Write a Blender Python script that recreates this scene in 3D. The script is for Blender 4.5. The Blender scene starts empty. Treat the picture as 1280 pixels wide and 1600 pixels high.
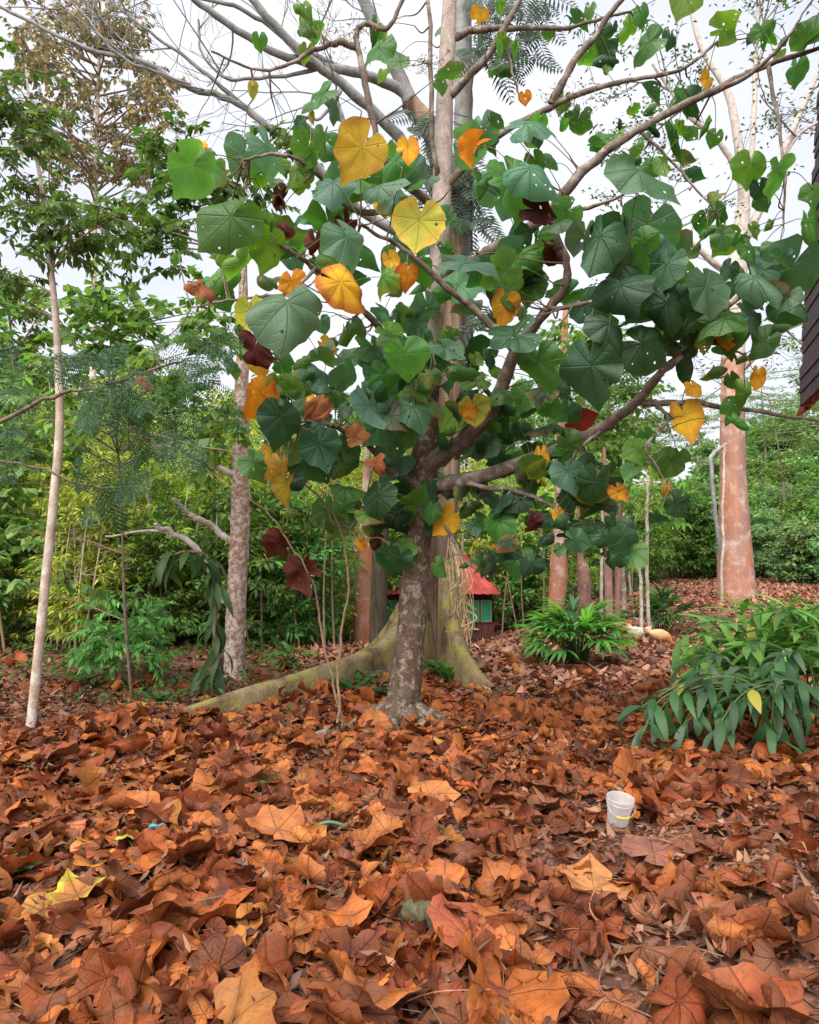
import bpy, math, random
import numpy as np
from mathutils import Vector, Matrix

# ------------------------------------------------------------------ camera, sky, sun, exposure
scene = bpy.context.scene
COL = scene.collection
F_PX, CAM_H, PITCH = 1150.0, 1.55, math.radians(3.4)
cam_d = bpy.data.cameras.new('camera'); cam = bpy.data.objects.new('camera', cam_d); COL.objects.link(cam)
cam_d.sensor_fit = 'HORIZONTAL'; cam_d.sensor_width = 36.0; cam_d.lens = 36.0 * F_PX / 1280.0
cam_d.clip_start = 0.05; cam_d.clip_end = 2000
cam.location = (0, 0, CAM_H); cam.rotation_euler = (math.pi / 2 + PITCH, 0, 0)
scene.camera = cam

SUN_EL, SUN_AZ = math.radians(52), math.radians(205)      # azimuth clockwise from +Y
world = bpy.data.worlds.new('World'); scene.world = world; world.use_nodes = True
wt = world.node_tree; wt.nodes.clear()
wo = wt.nodes.new('ShaderNodeOutputWorld')
sky = wt.nodes.new('ShaderNodeTexSky'); sky.sky_type = 'NISHITA'; sky.sun_disc = False
sky.sun_elevation = SUN_EL; sky.sun_rotation = SUN_AZ
b1 = wt.nodes.new('ShaderNodeBackground'); b1.inputs['Strength'].default_value = 0.10
b2 = wt.nodes.new('ShaderNodeBackground'); b2.inputs['Strength'].default_value = 0.57
tc = wt.nodes.new('ShaderNodeTexCoord'); mp = wt.nodes.new('ShaderNodeMapping')
mp.inputs['Scale'].default_value = (1.0, 1.0, 2.2)
nz = wt.nodes.new('ShaderNodeTexNoise'); nz.inputs['Scale'].default_value = 2.2; nz.inputs['Detail'].default_value = 6
cr = wt.nodes.new('ShaderNodeValToRGB')
cr.color_ramp.elements[0].position = 0.30; cr.color_ramp.elements[0].color = (0.77, 0.80, 0.95, 1)
cr.color_ramp.elements[1].position = 0.66; cr.color_ramp.elements[1].color = (1.0, 1.0, 1.04, 1)
mx = wt.nodes.new('ShaderNodeMixShader'); mx.inputs[0].default_value = 0.88
L = wt.links.new
L(tc.outputs['Generated'], mp.inputs['Vector']); L(mp.outputs['Vector'], nz.inputs['Vector'])
L(nz.outputs['Fac'], cr.inputs['Fac']); L(cr.outputs['Color'], b2.inputs['Color'])
L(sky.outputs['Color'], b1.inputs['Color']); L(b1.outputs[0], mx.inputs[1]); L(b2.outputs[0], mx.inputs[2])
L(mx.outputs[0], wo.inputs['Surface'])

sun_d = bpy.data.lights.new('sun', 'SUN'); sun_d.energy = 3.6; sun_d.angle = math.radians(75); sun_d.color = (1.0, 0.95, 0.88)
sun = bpy.data.objects.new('sun', sun_d); COL.objects.link(sun)
sd = Vector((math.sin(SUN_AZ) * math.cos(SUN_EL), math.cos(SUN_AZ) * math.cos(SUN_EL), math.sin(SUN_EL)))
sun.rotation_euler = sd.to_track_quat('Z', 'Y').to_euler(); sun.location = (0, 0, 30)

scene.view_settings.view_transform = 'Standard'; scene.view_settings.look = 'None'
scene.view_settings.gamma = 1.0; scene.view_settings.use_curve_mapping = False
scene.view_settings.exposure = 1.05
try:
    scene.cycles.max_bounces = 8; scene.cycles.diffuse_bounces = 4; scene.cycles.glossy_bounces = 2
    scene.cycles.transmission_bounces = 5; scene.cycles.transparent_max_bounces = 8
    scene.cycles.use_denoising = True
except Exception:
    pass

# ------------------------------------------------------------------ helpers
rng = np.random.default_rng(7)
random.seed(7)
SP, CP = math.sin(PITCH), math.cos(PITCH)


def P(px, py, d):
    """world point seen at photo pixel (px, py) at distance d along +Y"""
    v = (800.0 - py) / F_PX; u = (px - 640.0) / F_PX
    y = CP - v * SP; z = SP + v * CP
    return np.array([u * d / y, d, CAM_H + z * d / y])


def sm(a, b, x):
    t = np.clip((np.asarray(x, float) - a) / (b - a), 0, 1)
    return t * t * (3 - 2 * t)


def gz(x, y):
    x = np.asarray(x, float); y = np.asarray(y, float)
    z = 0.55 * sm(3.0, 8.5, x) * sm(12, 18, y)
    z = z + 7.0 * sm(5, 34, x) * sm(18, 62, y) + 1.6 * sm(24, 70, y) * sm(-3, 20, x)
    z = z - 0.6 * sm(11, 18, y) * np.exp(-((x - 0.3) / 4.0) ** 2) * (1 - sm(22, 40, y))
    z = z + 2.5 * sm(30, 80, y) * sm(0, -30, x)
    z = z + 0.030 * np.sin(1.7 * x + 0.6) * np.sin(1.3 * y + 0.2) + 0.018 * np.sin(3.9 * x - 1.1 * y) + 0.012 * np.sin(6.1 * y + 2.3 * x)
    return z


def G_(px, d):
    """ground point at image column px and distance d"""
    x = (px - 640.0) / F_PX * d * 1.005
    return np.array([x, d, float(gz(x, d))])


def unit(v):
    v = np.asarray(v, float)
    n = np.linalg.norm(v, axis=-1, keepdims=True)
    return v / np.maximum(n, 1e-9)


class Geo:
    def __init__(s):
        s.V = []; s.F = {3: [], 4: []}; s.C = []; s.A = []; s.M = {3: [], 4: []}; s.n = 0

    def add(s, v, f, c=(1, 1, 1), a=None, m=0):
        v = np.asarray(v, float).reshape(-1, 3); f = np.asarray(f, np.int64)
        k = f.shape[1]
        s.V.append(v); s.F[k].append(f + s.n); s.M[k].append(np.full(len(f), m, np.int32))
        c = np.asarray(c, float)
        s.C.append(np.broadcast_to(c, (len(v), 3)))
        s.A.append(np.zeros((len(v), 3)) if a is None else np.asarray(a, float))
        s.n += len(v)

    def join(s, o):
        for k in (3, 4):
            s.F[k] += [f + s.n for f in o.F[k]]; s.M[k] += o.M[k]
        s.V += o.V; s.C += o.C; s.A += o.A; s.n += o.n

    def mesh(s, name, mats, origin=(0, 0, 0), smooth=True):
        me = bpy.data.meshes.new(name)
        V = np.concatenate(s.V) - np.asarray(origin, float)
        f3 = np.concatenate(s.F[3]) if s.F[3] else np.zeros((0, 3), np.int64)
        f4 = np.concatenate(s.F[4]) if s.F[4] else np.zeros((0, 4), np.int64)
        me.vertices.add(len(V)); me.vertices.foreach_set('co', V.astype(np.float32).ravel())
        nl = f3.size + f4.size
        me.loops.add(nl); me.loops.foreach_set('vertex_index', np.concatenate([f3.ravel(), f4.ravel()]).astype(np.int32))
        np_ = len(f3) + len(f4)
        me.polygons.add(np_)
        st = np.concatenate([np.arange(len(f3)) * 3, f3.size + np.arange(len(f4)) * 4]).astype(np.int32)
        me.polygons.foreach_set('loop_start', st)
        try:
            me.polygons.foreach_set('loop_total', np.concatenate([np.full(len(f3), 3), np.full(len(f4), 4)]).astype(np.int32))
        except Exception:
            pass
        mi = np.concatenate(s.M[3] + s.M[4]) if (s.M[3] or s.M[4]) else np.zeros(0, np.int32)
        me.polygons.foreach_set('material_index', mi.astype(np.int32))
        me.polygons.foreach_set('use_smooth', np.full(np_, smooth, bool))
        C = np.concatenate(s.C); C4 = np.ones((len(C), 4), np.float32); C4[:, :3] = C
        at = me.attributes.new('col', 'FLOAT_COLOR', 'POINT'); at.data.foreach_set('color', C4.ravel())
        A = np.concatenate(s.A).astype(np.float32)
        if np.any(A):
            at = me.attributes.new('lp', 'FLOAT_VECTOR', 'POINT'); at.data.foreach_set('vector', A.ravel())
        for m in (mats if isinstance(mats, (list, tuple)) else [mats]):
            me.materials.append(m)
        me.update(calc_edges=True)
        return me


WLOC = {}


def thing(name, label, cat, loc, group=None):
    o = bpy.data.objects.new(name, None); COL.objects.link(o)
    o.empty_display_size = 0.1; o.location = loc; WLOC[o] = np.array(loc, float)
    o['label'] = label; o['category'] = cat
    if group: o['group'] = group
    return o


def part(g, name, mats, parent=None, origin=None, label=None, kind=None, smooth=True, cat=None, group=None):
    pl = WLOC[parent] if parent is not None else np.zeros(3)
    org = pl if origin is None else np.asarray(origin, float)
    me = g if isinstance(g, bpy.types.Mesh) else g.mesh(name, mats, org, smooth)
    o = bpy.data.objects.new(name, me); COL.objects.link(o)
    if parent is not None: o.parent = parent
    o.location = org - pl; WLOC[o] = org
    if label: o['label'] = label
    if kind: o['kind'] = kind
    if cat: o['category'] = cat
    if group: o['group'] = group
    return o


def copy_tree(src, loc, rz=0.0, sc=1.0, label=None, group=None):
    r = src.copy(); COL.objects.link(r)
    r.location = loc; r.rotation_euler = (0, 0, rz); r.scale = (sc, sc, sc) if np.isscalar(sc) else sc
    if label: r['label'] = label
    if group: r['group'] = group
    for ch in list(src.children):
        c = ch.copy(); COL.objects.link(c); c.parent = r
        for gch in ch.children:
            d = gch.copy(); COL.objects.link(d); d.parent = c
    return r


def smooth_path(pts, n=6):
    p = np.asarray(pts, float)
    if len(p) < 3: 
        t = np.linspace(0, 1, n + 1)[:, None]; return p[0] * (1 - t) + p[1] * t if len(p) == 2 else p
    q = np.vstack([2 * p[0] - p[1], p, 2 * p[-1] - p[-2]])
    out = []
    for i in range(1, len(q) - 2):
        for k in range(n):
            t = k / n
            a, b, c, d = q[i - 1], q[i], q[i + 1], q[i + 2]
            out.append(0.5 * (2 * b + (c - a) * t + (2 * a - 5 * b + 4 * c - d) * t * t + (3 * b - a - 3 * c + d) * t ** 3))
    out.append(p[-1])
    return np.array(out)


def tube(g, pts, rad, ns=8, col=(1, 1, 1), wob=0.0, m=0, cap=True):
    """tube along pts with radii; parallel-transported frame"""
    p = np.asarray(pts, float); r = np.broadcast_to(np.asarray(rad, float), (len(p),))
    t = np.gradient(p, axis=0); t = unit(t)
    up = np.array([0, 0, 1.0]) if abs(t[0][2]) < 0.9 else np.array([0, 1.0, 0])
    u = unit(np.cross(t[0], up)); U = [u]
    for i in range(1, len(p)):
        u = U[-1] - t[i] * np.dot(U[-1], t[i]); U.append(unit(u))
    U = np.array(U); W = np.cross(t, U)
    a = np.arange(ns) * 2 * math.pi / ns
    rr = r[:, None] * (1 + (wob * rng.standard_normal((len(p), ns)) if wob else 0))
    V = p[:, None, :] + rr[..., None] * (np.cos(a)[None, :, None] * U[:, None, :] + np.sin(a)[None, :, None] * W[:, None, :])
    k = len(p)
    i = np.arange(k - 1)[:, None] * ns; j = np.arange(ns)[None, :]; j2 = (j + 1) % ns
    f = np.stack([i + j, i + j2, i + ns + j2, i + ns + j], -1).reshape(-1, 4)
    V = V.reshape(-1, 3)
    c = np.asarray(col, float)
    if c.ndim == 2 and len(c) == k: c = np.repeat(c, ns, 0)
    g.add(V, f, c, m=m)
    if cap:
        for idx, pt in ((0, p[0]), (k - 1, p[-1])):
            ring = V[idx * ns:(idx + 1) * ns]
            vv = np.vstack([ring, pt + (t[idx] * r[idx] * 0.5 if idx else -t[0] * r[0] * 0.1)])
            ff = np.array([[q, (q + 1) % ns, ns] for q in range(ns)])
            if idx == 0: ff = ff[:, ::-1]
            cc = c if c.ndim == 1 else (c[0] if idx == 0 else c[-1])
            g.add(vv, ff, cc, m=m)


def box(g, lo, hi, col=(1, 1, 1), m=0):
    x0, y0, z0 = lo; x1, y1, z1 = hi
    v = [(x0, y0, z0), (x1, y0, z0), (x1, y1, z0), (x0, y1, z0), (x0, y0, z1), (x1, y0, z1), (x1, y1, z1), (x0, y1, z1)]
    f = [(0, 3, 2, 1), (4, 5, 6, 7), (0, 1, 5, 4), (1, 2, 6, 5), (2, 3, 7, 6), (3, 0, 4, 7)]
    g.add(v, f, col, m=m)


def obox(g, c, ax, ay, az, col=(1, 1, 1), m=0):
    """oriented box with half-axis vectors"""
    c, ax, ay, az = [np.asarray(q, float) for q in (c, ax, ay, az)]
    v = [c + sx * ax + sy * ay + sz * az for sz in (-1, 1) for sx, sy in ((-1, -1), (1, -1), (1, 1), (-1, 1))]
    f = [(0, 3, 2, 1), (4, 5, 6, 7), (0, 1, 5, 4), (1, 2, 6, 5), (2, 3, 7, 6), (3, 0, 4, 7)]
    g.add(v, f, col, m=m)


def batch(g, pos, dr, nr, ln, wd, col, bend=0.15, fold=0.12, m=0, a=None):
    """N small leaves, 5 verts / 4 tris each, folded on the midrib and drooping at the tip"""
    N = len(pos)
    if N == 0: return
    dr = unit(dr); sd_ = unit(np.cross(dr, nr)); nr = np.cross(sd_, dr)
    ln = np.broadcast_to(ln, (N,))[:, None]; wd = np.broadcast_to(wd, (N,))[:, None]
    bend = np.broadcast_to(bend, (N,))[:, None]; fold = np.broadcast_to(fold, (N,))[:, None]
    b = pos; mid = pos + dr * ln * 0.45 - nr * (fold * wd)
    l = pos + dr * ln * 0.42 - sd_ * wd * 0.5; r = pos + dr * ln * 0.42 + sd_ * wd * 0.5
    tip = pos + dr * ln * (1 - bend * 0.5) - nr * (bend * ln)
    V = np.stack([b, l, r, mid, tip], 1).reshape(-1, 3)
    f0 = np.array([[0, 3, 1], [0, 2, 3], [1, 3, 4], [3, 2, 4]])
    f = (np.arange(N)[:, None, None] * 5 + f0).reshape(-1, 3)
    c = np.repeat(np.broadcast_to(col, (N, 3)), 5, 0)
    g.add(V, f, c, m=m)


def blade(g, base, dr, nr, ln, wd, col, nst=6, bend=0.5, fold=0.25, prof=0.8, tipcol=None, m=0):
    """one long strap / lance leaf, arching downwards, keeled on its midrib"""
    dr = unit(dr); s = unit(np.cross(dr, nr)); n = np.cross(s, dr)
    t = np.linspace(0, 1, nst)
    ang = bend * t * 1.6
    dt = ln / (nst - 1)
    pts = [np.asarray(base, float)]
    for k in range(1, nst):
        a_ = (ang[k - 1] + ang[k]) / 2
        pts.append(pts[-1] + dt * (dr * math.cos(a_) - n * math.sin(a_)))
    pts = np.array(pts)
    nn = n[None] * np.cos(ang)[:, None] + dr[None] * np.sin(ang)[:, None]
    w = wd * 0.5 * np.maximum(np.sin(math.pi * np.clip(t, 0, 1) ** prof), 0.0); w[0] = wd * 0.08; w[-1] = wd * 0.01
    Lf = pts - s * w[:, None] + nn * (fold * w)[:, None]; Rt = pts + s * w[:, None] + nn * (fold * w)[:, None]
    V = np.stack([Lf, pts, Rt], 1).reshape(-1, 3)
    i = np.arange(nst - 1)[:, None] * 3
    f = np.concatenate([i + np.array([[0, 1, 4, 3]]), i + np.array([[1, 2, 5, 4]])])
    c = np.asarray(col, float)
    if tipcol is not None:
        c = np.repeat(c[None] * (1 - t[:, None]) + np.asarray(tipcol)[None] * t[:, None], 3, 0)
    lp = np.stack([np.tile([-1.0, 0, 1.0], nst), np.repeat(t, 3), np.full(nst * 3, 1.0)], 1)
    g.add(V, f, c, a=lp, m=m)


def jit(c, n, s=0.25, h=0.12):
    """n jittered copies of colour c: brightness s, hue h"""
    c = np.asarray(c, float)
    k = np.exp(rng.normal(0, s, (n, 1)))
    return np.clip(c * k * (1 + rng.normal(0, h, (n, 3))), 0.004, 0.9)


# ------------------------------------------------------------------ materials
def mat_new(name):
    m = bpy.data.materials.new(name); m.use_nodes = True
    t = m.node_tree; t.nodes.clear()
    o = t.nodes.new('ShaderNodeOutputMaterial')
    return m, t, o


class NB:
    """tiny node helper"""
    def __init__(s, t): s.t = t
    def n(s, k, **kw):
        nd = s.t.nodes.new(k)
        for a, b in kw.items(): setattr(nd, a, b)
        return nd
    def l(s, a, b): s.t.links.new(a, b)
    def math(s, op, a, b=None, c=None):
        nd = s.t.nodes.new('ShaderNodeMath'); nd.operation = op
        for i, x in enumerate((a, b, c)):
            if x is None: continue
            if isinstance(x, (int, float)): nd.inputs[i].default_value = x
            else: s.l(x, nd.inputs[i])
        return nd.outputs[0]
    def mix(s, fac, a, b, mode='MIX'):
        nd = s.t.nodes.new('ShaderNodeMix'); nd.data_type = 'RGBA'; nd.blend_type = mode
        for i, x in ((0, fac), (6, a), (7, b)):
            if isinstance(x, (int, float)): nd.inputs[i].default_value = x
            elif isinstance(x, tuple): nd.inputs[i].default_value = (*x[:3], 1)
            else: s.l(x, nd.inputs[i])
        return nd.outputs[2]
    def ramp(s, f, lo, hi, a=(0, 0, 0), b=(1, 1, 1)):
        nd = s.t.nodes.new('ShaderNodeValToRGB')
        nd.color_ramp.elements[0].position = lo; nd.color_ramp.elements[0].color = (*a, 1)
        nd.color_ramp.elements[1].position = hi; nd.color_ramp.elements[1].color = (*b, 1)
        s.l(f, nd.inputs['Fac']); return nd.outputs['Color']
    def noise(s, vec, scale, detail=4, rough=0.55, dist=0.0):
        nd = s.t.nodes.new('ShaderNodeTexNoise')
        nd.inputs['Scale'].default_value = scale; nd.inputs['Detail'].default_value = detail
        nd.inputs['Roughness'].default_value = rough; nd.inputs['Distortion'].default_value = dist
        if vec is not None: s.l(vec, nd.inputs['Vector'])
        return nd.outputs['Fac']


def leaf_mat(name, rough=0.5, trans=0.35, spec=0.4, veins=False, holes=0.0, objvar=0.0, tint=(1.3, 1.45, 0.6), blotch=0.25, vein_col=1.35, spots=False):
    m, t, o = mat_new(name); b = NB(t)
    at = b.n('ShaderNodeAttribute', attribute_name='col')
    col = at.outputs['Color']
    geo = b.n('ShaderNodeNewGeometry')
    nzv = b.noise(geo.outputs['Position'], 9.0 if veins else 4.0, 3)
    col = b.mix(blotch, col, b.mix(1.0, col, b.ramp(nzv, 0.3, 0.7, (0.35, 0.35, 0.35), (1.5, 1.5, 1.5)), 'MULTIPLY'))
    if objvar:
        oi = b.n('ShaderNodeObjectInfo')
        hs = b.n('ShaderNodeHueSaturation')
        b.l(b.math('MULTIPLY_ADD', oi.outputs['Random'], objvar * 0.16, 0.5 - objvar * 0.08), hs.inputs['Hue'])
        b.l(b.math('MULTIPLY_ADD', oi.outputs['Random'], objvar * 0.9, 1 - objvar * 0.4), hs.inputs['Value'])
        b.l(col, hs.inputs['Color']); col = hs.outputs['Color']
    if spots:
        n5 = b.noise(geo.outputs['Position'], 38.0, 5, 0.7)
        col = b.mix(b.math('MULTIPLY', b.ramp(n5, 0.52, 0.70), 0.65), col, b.mix(1.0, col, (0.30, 0.26, 0.26), 'MULTIPLY'))
        n6 = b.noise(geo.outputs['Position'], 5.0, 3)
        col = b.mix(b.math('MULTIPLY', b.ramp(n6, 0.45, 0.70), 0.3), col, (0.30, 0.14, 0.075))
    pr = b.n('ShaderNodeBsdfPrincipled')
    bump = None
    if veins:
        lp = b.n('ShaderNodeAttribute', attribute_name='lp')
        sx = b.n('ShaderNodeSeparateXYZ'); b.l(lp.outputs['Vector'], sx.inputs[0])
        x, y = sx.outputs[0], sx.outputs[1]
        r = b.math('SQRT', b.math('ADD', b.math('MULTIPLY', x, x), b.math('MULTIPLY', y, y)))
        ph = b.math('DIVIDE', b.math('ARCTAN2', x, y), math.radians(46))
        dv = b.math('ABSOLUTE', b.math('SUBTRACT', b.math('FRACT', b.math('ADD', ph, 8.5)), 0.5))      # 0 on a main vein
        dist = b.math('MULTIPLY', dv, r)
        main = b.math('SUBTRACT', 1.0, b.math('SMOOTH_MIN', b.math('DIVIDE', dist, 0.016), 1.0, 0.1))
        nw = b.noise(lp.outputs['Vector'], 3.0, 2)
        sec = b.math('FRACT', b.math('ADD', b.math('SUBTRACT', b.math('MULTIPLY', r, 8.5), b.math('MULTIPLY', dv, 2.6)), b.math('MULTIPLY', nw, 2.2)))
        sec = b.math('ABSOLUTE', b.math('SUBTRACT', sec, 0.5))
        sec = b.math('SUBTRACT', 1.0, b.math('SMOOTH_MIN', b.math('DIVIDE', sec, 0.12), 1.0, 0.1))
        v = b.math('MAXIMUM', main, b.math('MULTIPLY', b.math('MULTIPLY', sec, nw), 0.42))
        v = b.math('MAXIMUM', v, 0.0)
        col = b.mix(b.math('MULTIPLY', v, 0.42), col, b.mix(1.0, col, (vein_col, vein_col, vein_col * 0.9), 'MULTIPLY'))
        bp = b.n('ShaderNodeBump'); bp.inputs['Strength'].default_value = 0.8; bp.inputs['Distance'].default_value = 0.008
        b.l(b.math('SUBTRACT', b.math('MULTIPLY', nzv, 0.6), v), bp.inputs['Height']); bump = bp.outputs[0]
        b.l(bump, pr.inputs['Normal'])
    b.l(col, pr.inputs['Base Color']); pr.inputs['Roughness'].default_value = rough
    pr.inputs['Specular IOR Level'].default_value = spec
    out = pr.outputs[0]
    if trans:
        tr = b.n('ShaderNodeBsdfTranslucent'); b.l(b.mix(1.0, col, tint, 'MULTIPLY'), tr.inputs['Color'])
        ms = b.n('ShaderNodeMixShader'); ms.inputs[0].default_value = trans
        b.l(pr.outputs[0], ms.inputs[1]); b.l(tr.outputs[0], ms.inputs[2]); out = ms.outputs[0]
    if holes:
        vo = b.n('ShaderNodeTexVoronoi'); vo.inputs['Scale'].default_value = 26.0
        b.l(geo.outputs['Position'], vo.inputs['Vector'])
        sel = b.n('ShaderNodeSeparateColor'); b.l(vo.outputs['Color'], sel.inputs[0])
        rad = b.math('MULTIPLY', b.math('POWER', sel.outputs[1], 2.5), 0.34)
        h = b.math('MULTIPLY', b.math('LESS_THAN', vo.outputs['Distance'], rad), b.math('LESS_THAN', sel.outputs[0], holes))
        tp = b.n('ShaderNodeBsdfTransparent'); m2 = b.n('ShaderNodeMixShader')
        b.l(h, m2.inputs[0]); b.l(out, m2.inputs[1]); b.l(tp.outputs[0], m2.inputs[2]); out = m2.outputs[0]
    b.l(out, o.inputs['Surface'])
    return m


def bark_mat(name, c1, c2, c3=None, lichen=None, la=0.5, scale=6.0, stretch=(1, 1, 0.35), bump=0.6, rough=0.85, lscale=7.0, bd=0.02):
    m, t, o = mat_new(name); b = NB(t)
    geo = b.n('ShaderNodeNewGeometry'); mpn = b.n('ShaderNodeMapping'); mpn.inputs['Scale'].default_value = stretch
    b.l(geo.outputs['Position'], mpn.inputs['Vector'])
    n1 = b.noise(mpn.outputs[0], scale, 7, 0.62, 0.6)
    col = b.ramp(n1, 0.32, 0.68, c1, c2)
    if c3 is not None:
        col = b.mix(b.ramp(b.noise(mpn.outputs[0], scale * 0.35, 4), 0.45, 0.62), col, c3)
    n2 = b.noise(geo.outputs['Position'], lscale, 6, 0.6, 0.4)
    if lichen is not None:
        col = b.mix(b.ramp(n2, 1 - la - 0.07, 1 - la + 0.09), col, lichen)
    sp = b.noise(geo.outputs['Position'], 60.0, 2)
    col = b.mix(0.35, col, b.mix(1.0, col, b.ramp(sp, 0.3, 0.7, (0.4, 0.4, 0.4), (1.5, 1.5, 1.5)), 'MULTIPLY'))
    pr = b.n('ShaderNodeBsdfPrincipled'); b.l(col, pr.inputs['Base Color']); pr.inputs['Roughness'].default_value = rough
    pr.inputs['Specular IOR Level'].default_value = 0.25
    bp = b.n('ShaderNodeBump'); bp.inputs['Strength'].default_value = bump; bp.inputs['Distance'].default_value = bd
    b.l(b.math('ADD', n1, b.math('MULTIPLY', sp, 0.4)), bp.inputs['Height']); b.l(bp.outputs[0], pr.inputs['Normal'])
    b.l(pr.outputs[0], o.inputs['Surface'])
    return m


def plain_mat(name, c, rough=0.6, spec=0.3, var=0.25, scale=8.0, metal=0.0, trans=0.0, attr=False):
    m, t, o = mat_new(name); b = NB(t)
    geo = b.n('ShaderNodeNewGeometry')
    nzv = b.noise(geo.outputs['Position'], scale, 5)
    if attr:
        base = b.n('ShaderNodeAttribute', attribute_name='col').outputs['Color']
    else:
        base = c
    lo = tuple([1 - var] * 3); hi = tuple([1 + var] * 3)
    col = b.mix(1.0, base, b.ramp(nzv, 0.3, 0.7, lo, hi), 'MULTIPLY')
    pr = b.n('ShaderNodeBsdfPrincipled'); b.l(col, pr.inputs['Base Color'])
    pr.inputs['Roughness'].default_value = rough; pr.inputs['Specular IOR Level'].default_value = spec
    pr.inputs['Metallic'].default_value = metal
    out = pr.outputs[0]
    if trans:
        tr = b.n('ShaderNodeBsdfTranslucent'); b.l(col, tr.inputs['Color'])
        ms = b.n('ShaderNodeMixShader'); ms.inputs[0].default_value = trans
        b.l(out, ms.inputs[1]); b.l(tr.outputs[0], ms.inputs[2]); out = ms.outputs[0]
    b.l(out, o.inputs['Surface'])
    return m


M_BALSA = leaf_mat('balsa_leaf', 0.40, 0.46, 0.42, veins=True, holes=0.30)
M_BALSADRY = leaf_mat('balsa_turning_leaf', 0.65, 0.30, 0.12, veins=True, holes=0.1, tint=(1.25, 1.05, 0.7))
M_LITTER = leaf_mat('fallen_leaf', 0.62, 0.10, 0.25, veins=True, tint=(1.3, 1.0, 0.7), blotch=0.55, vein_col=0.86, spots=True)
M_SMALL = leaf_mat('leaf_litter', 0.7, 0.08, 0.2, tint=(1.2, 1.0, 0.7), blotch=0.3)
M_FOLI = leaf_mat('foliage', 0.55, 0.45, 0.25, objvar=0.35, tint=(1.35, 1.3, 0.7))
M_FOLI2 = leaf_mat('foliage_plain', 0.45, 0.42, 0.35)
M_GLOSS = leaf_mat('glossy_leaf', 0.46, 0.38, 0.4)
M_STEM = plain_mat('stem', (1, 1, 1), 0.7, 0.25, 0.35, 25.0, attr=True)
M_BARKB = bark_mat('balsa_bark', (0.055, 0.036, 0.025), (0.17, 0.115, 0.08), (0.11, 0.062, 0.038), (0.29, 0.255, 0.21), 0.43, 11.0, (1, 1, 0.7), 1.0, lscale=15.0, bd=0.03)
M_BARKU = bark_mat('balsa_upper_bark', (0.27, 0.20, 0.17), (0.50, 0.42, 0.38), None, (0.20, 0.12, 0.09), 0.36, 9.0, (1, 1, 0.6), 0.5, lscale=13.0)
M_BARKBR = bark_mat('balsa_branch_bark', (0.085, 0.06, 0.05), (0.22, 0.17, 0.14), None, (0.34, 0.31, 0.26), 0.42, 14.0, (1, 1, 1), 0.5, bd=0.008)
M_BARKP = bark_mat('pale_bark', (0.36, 0.30, 0.27), (0.62, 0.56, 0.50), None, (0.30, 0.20, 0.15), 0.34, 10.0, (1, 1, 0.8), 0.3, bd=0.008)
M_CEIBA = bark_mat('buttress_bark', (0.13, 0.09, 0.055), (0.31, 0.23, 0.13), (0.09, 0.055, 0.038), (0.24, 0.215, 0.055), 0.48, 8.0, (1, 1, 0.5), 1.0, lscale=4.0, bd=0.035)
M_CEIBAUP = bark_mat('buttress_tree_upper_bark', (0.20, 0.13, 0.085), (0.42, 0.30, 0.21), (0.09, 0.055, 0.036), None, 0.4, 5.0, (2.6, 2.6, 0.16), 1.0, bd=0.04)
M_GREYBR = bark_mat('grey_limb_bark', (0.15, 0.15, 0.145), (0.32, 0.32, 0.31), None, (0.22, 0.25, 0.18), 0.40, 6.0, (1, 1, 1), 0.4, lscale=3.0)
M_MOTTLE = bark_mat('mottled_bark', (0.20, 0.10, 0.07), (0.35, 0.22, 0.17), None, (0.52, 0.45, 0.40), 0.49, 14.0, (1, 1, 0.6), 0.4, lscale=20.0)
M_ORANGE = bark_mat('orange_bark', (0.36, 0.13, 0.065), (0.52, 0.24, 0.14), (0.27, 0.165, 0.135), (0.47, 0.35, 0.30), 0.44, 3.0, (1.8, 1.8, 0.3), 0.4, lscale=3.4)
M_PURPLE = bark_mat('purple_brown_bark', (0.20, 0.10, 0.08), (0.34, 0.20, 0.16), None, (0.48, 0.36, 0.32), 0.36, 6.0, (1, 1, 1.0), 0.3)
M_DARKB = bark_mat('dark_bark', (0.03, 0.024, 0.018), (0.10, 0.075, 0.05), None, (0.06, 0.09, 0.03), 0.36, 9.0, (2, 2, 0.3), 0.8)
M_THIN = bark_mat('thin_trunk_bark', (0.30, 0.22, 0.16), (0.52, 0.43, 0.35), None, (0.55, 0.52, 0.46), 0.45, 12.0, (1, 1, 0.5), 0.3, bd=0.006)
M_SAP = bark_mat('sapling_bark', (0.16, 0.10, 0.06), (0.32, 0.22, 0.14), None, None, 0.4, 16.0, (1, 1, 1), 0.2, bd=0.004)
M_TWIG = bark_mat('twig_bark', (0.09, 0.06, 0.045), (0.22, 0.16, 0.12), None, None, 0.4, 16.0, (1, 1, 1), 0.2, bd=0.004)
M_GTRUNK = bark_mat('forest_bark', (0.13, 0.09, 0.06), (0.34, 0.27, 0.20), None, (0.45, 0.42, 0.36), 0.40, 5.0, (1, 1, 0.5), 0.3)

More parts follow.
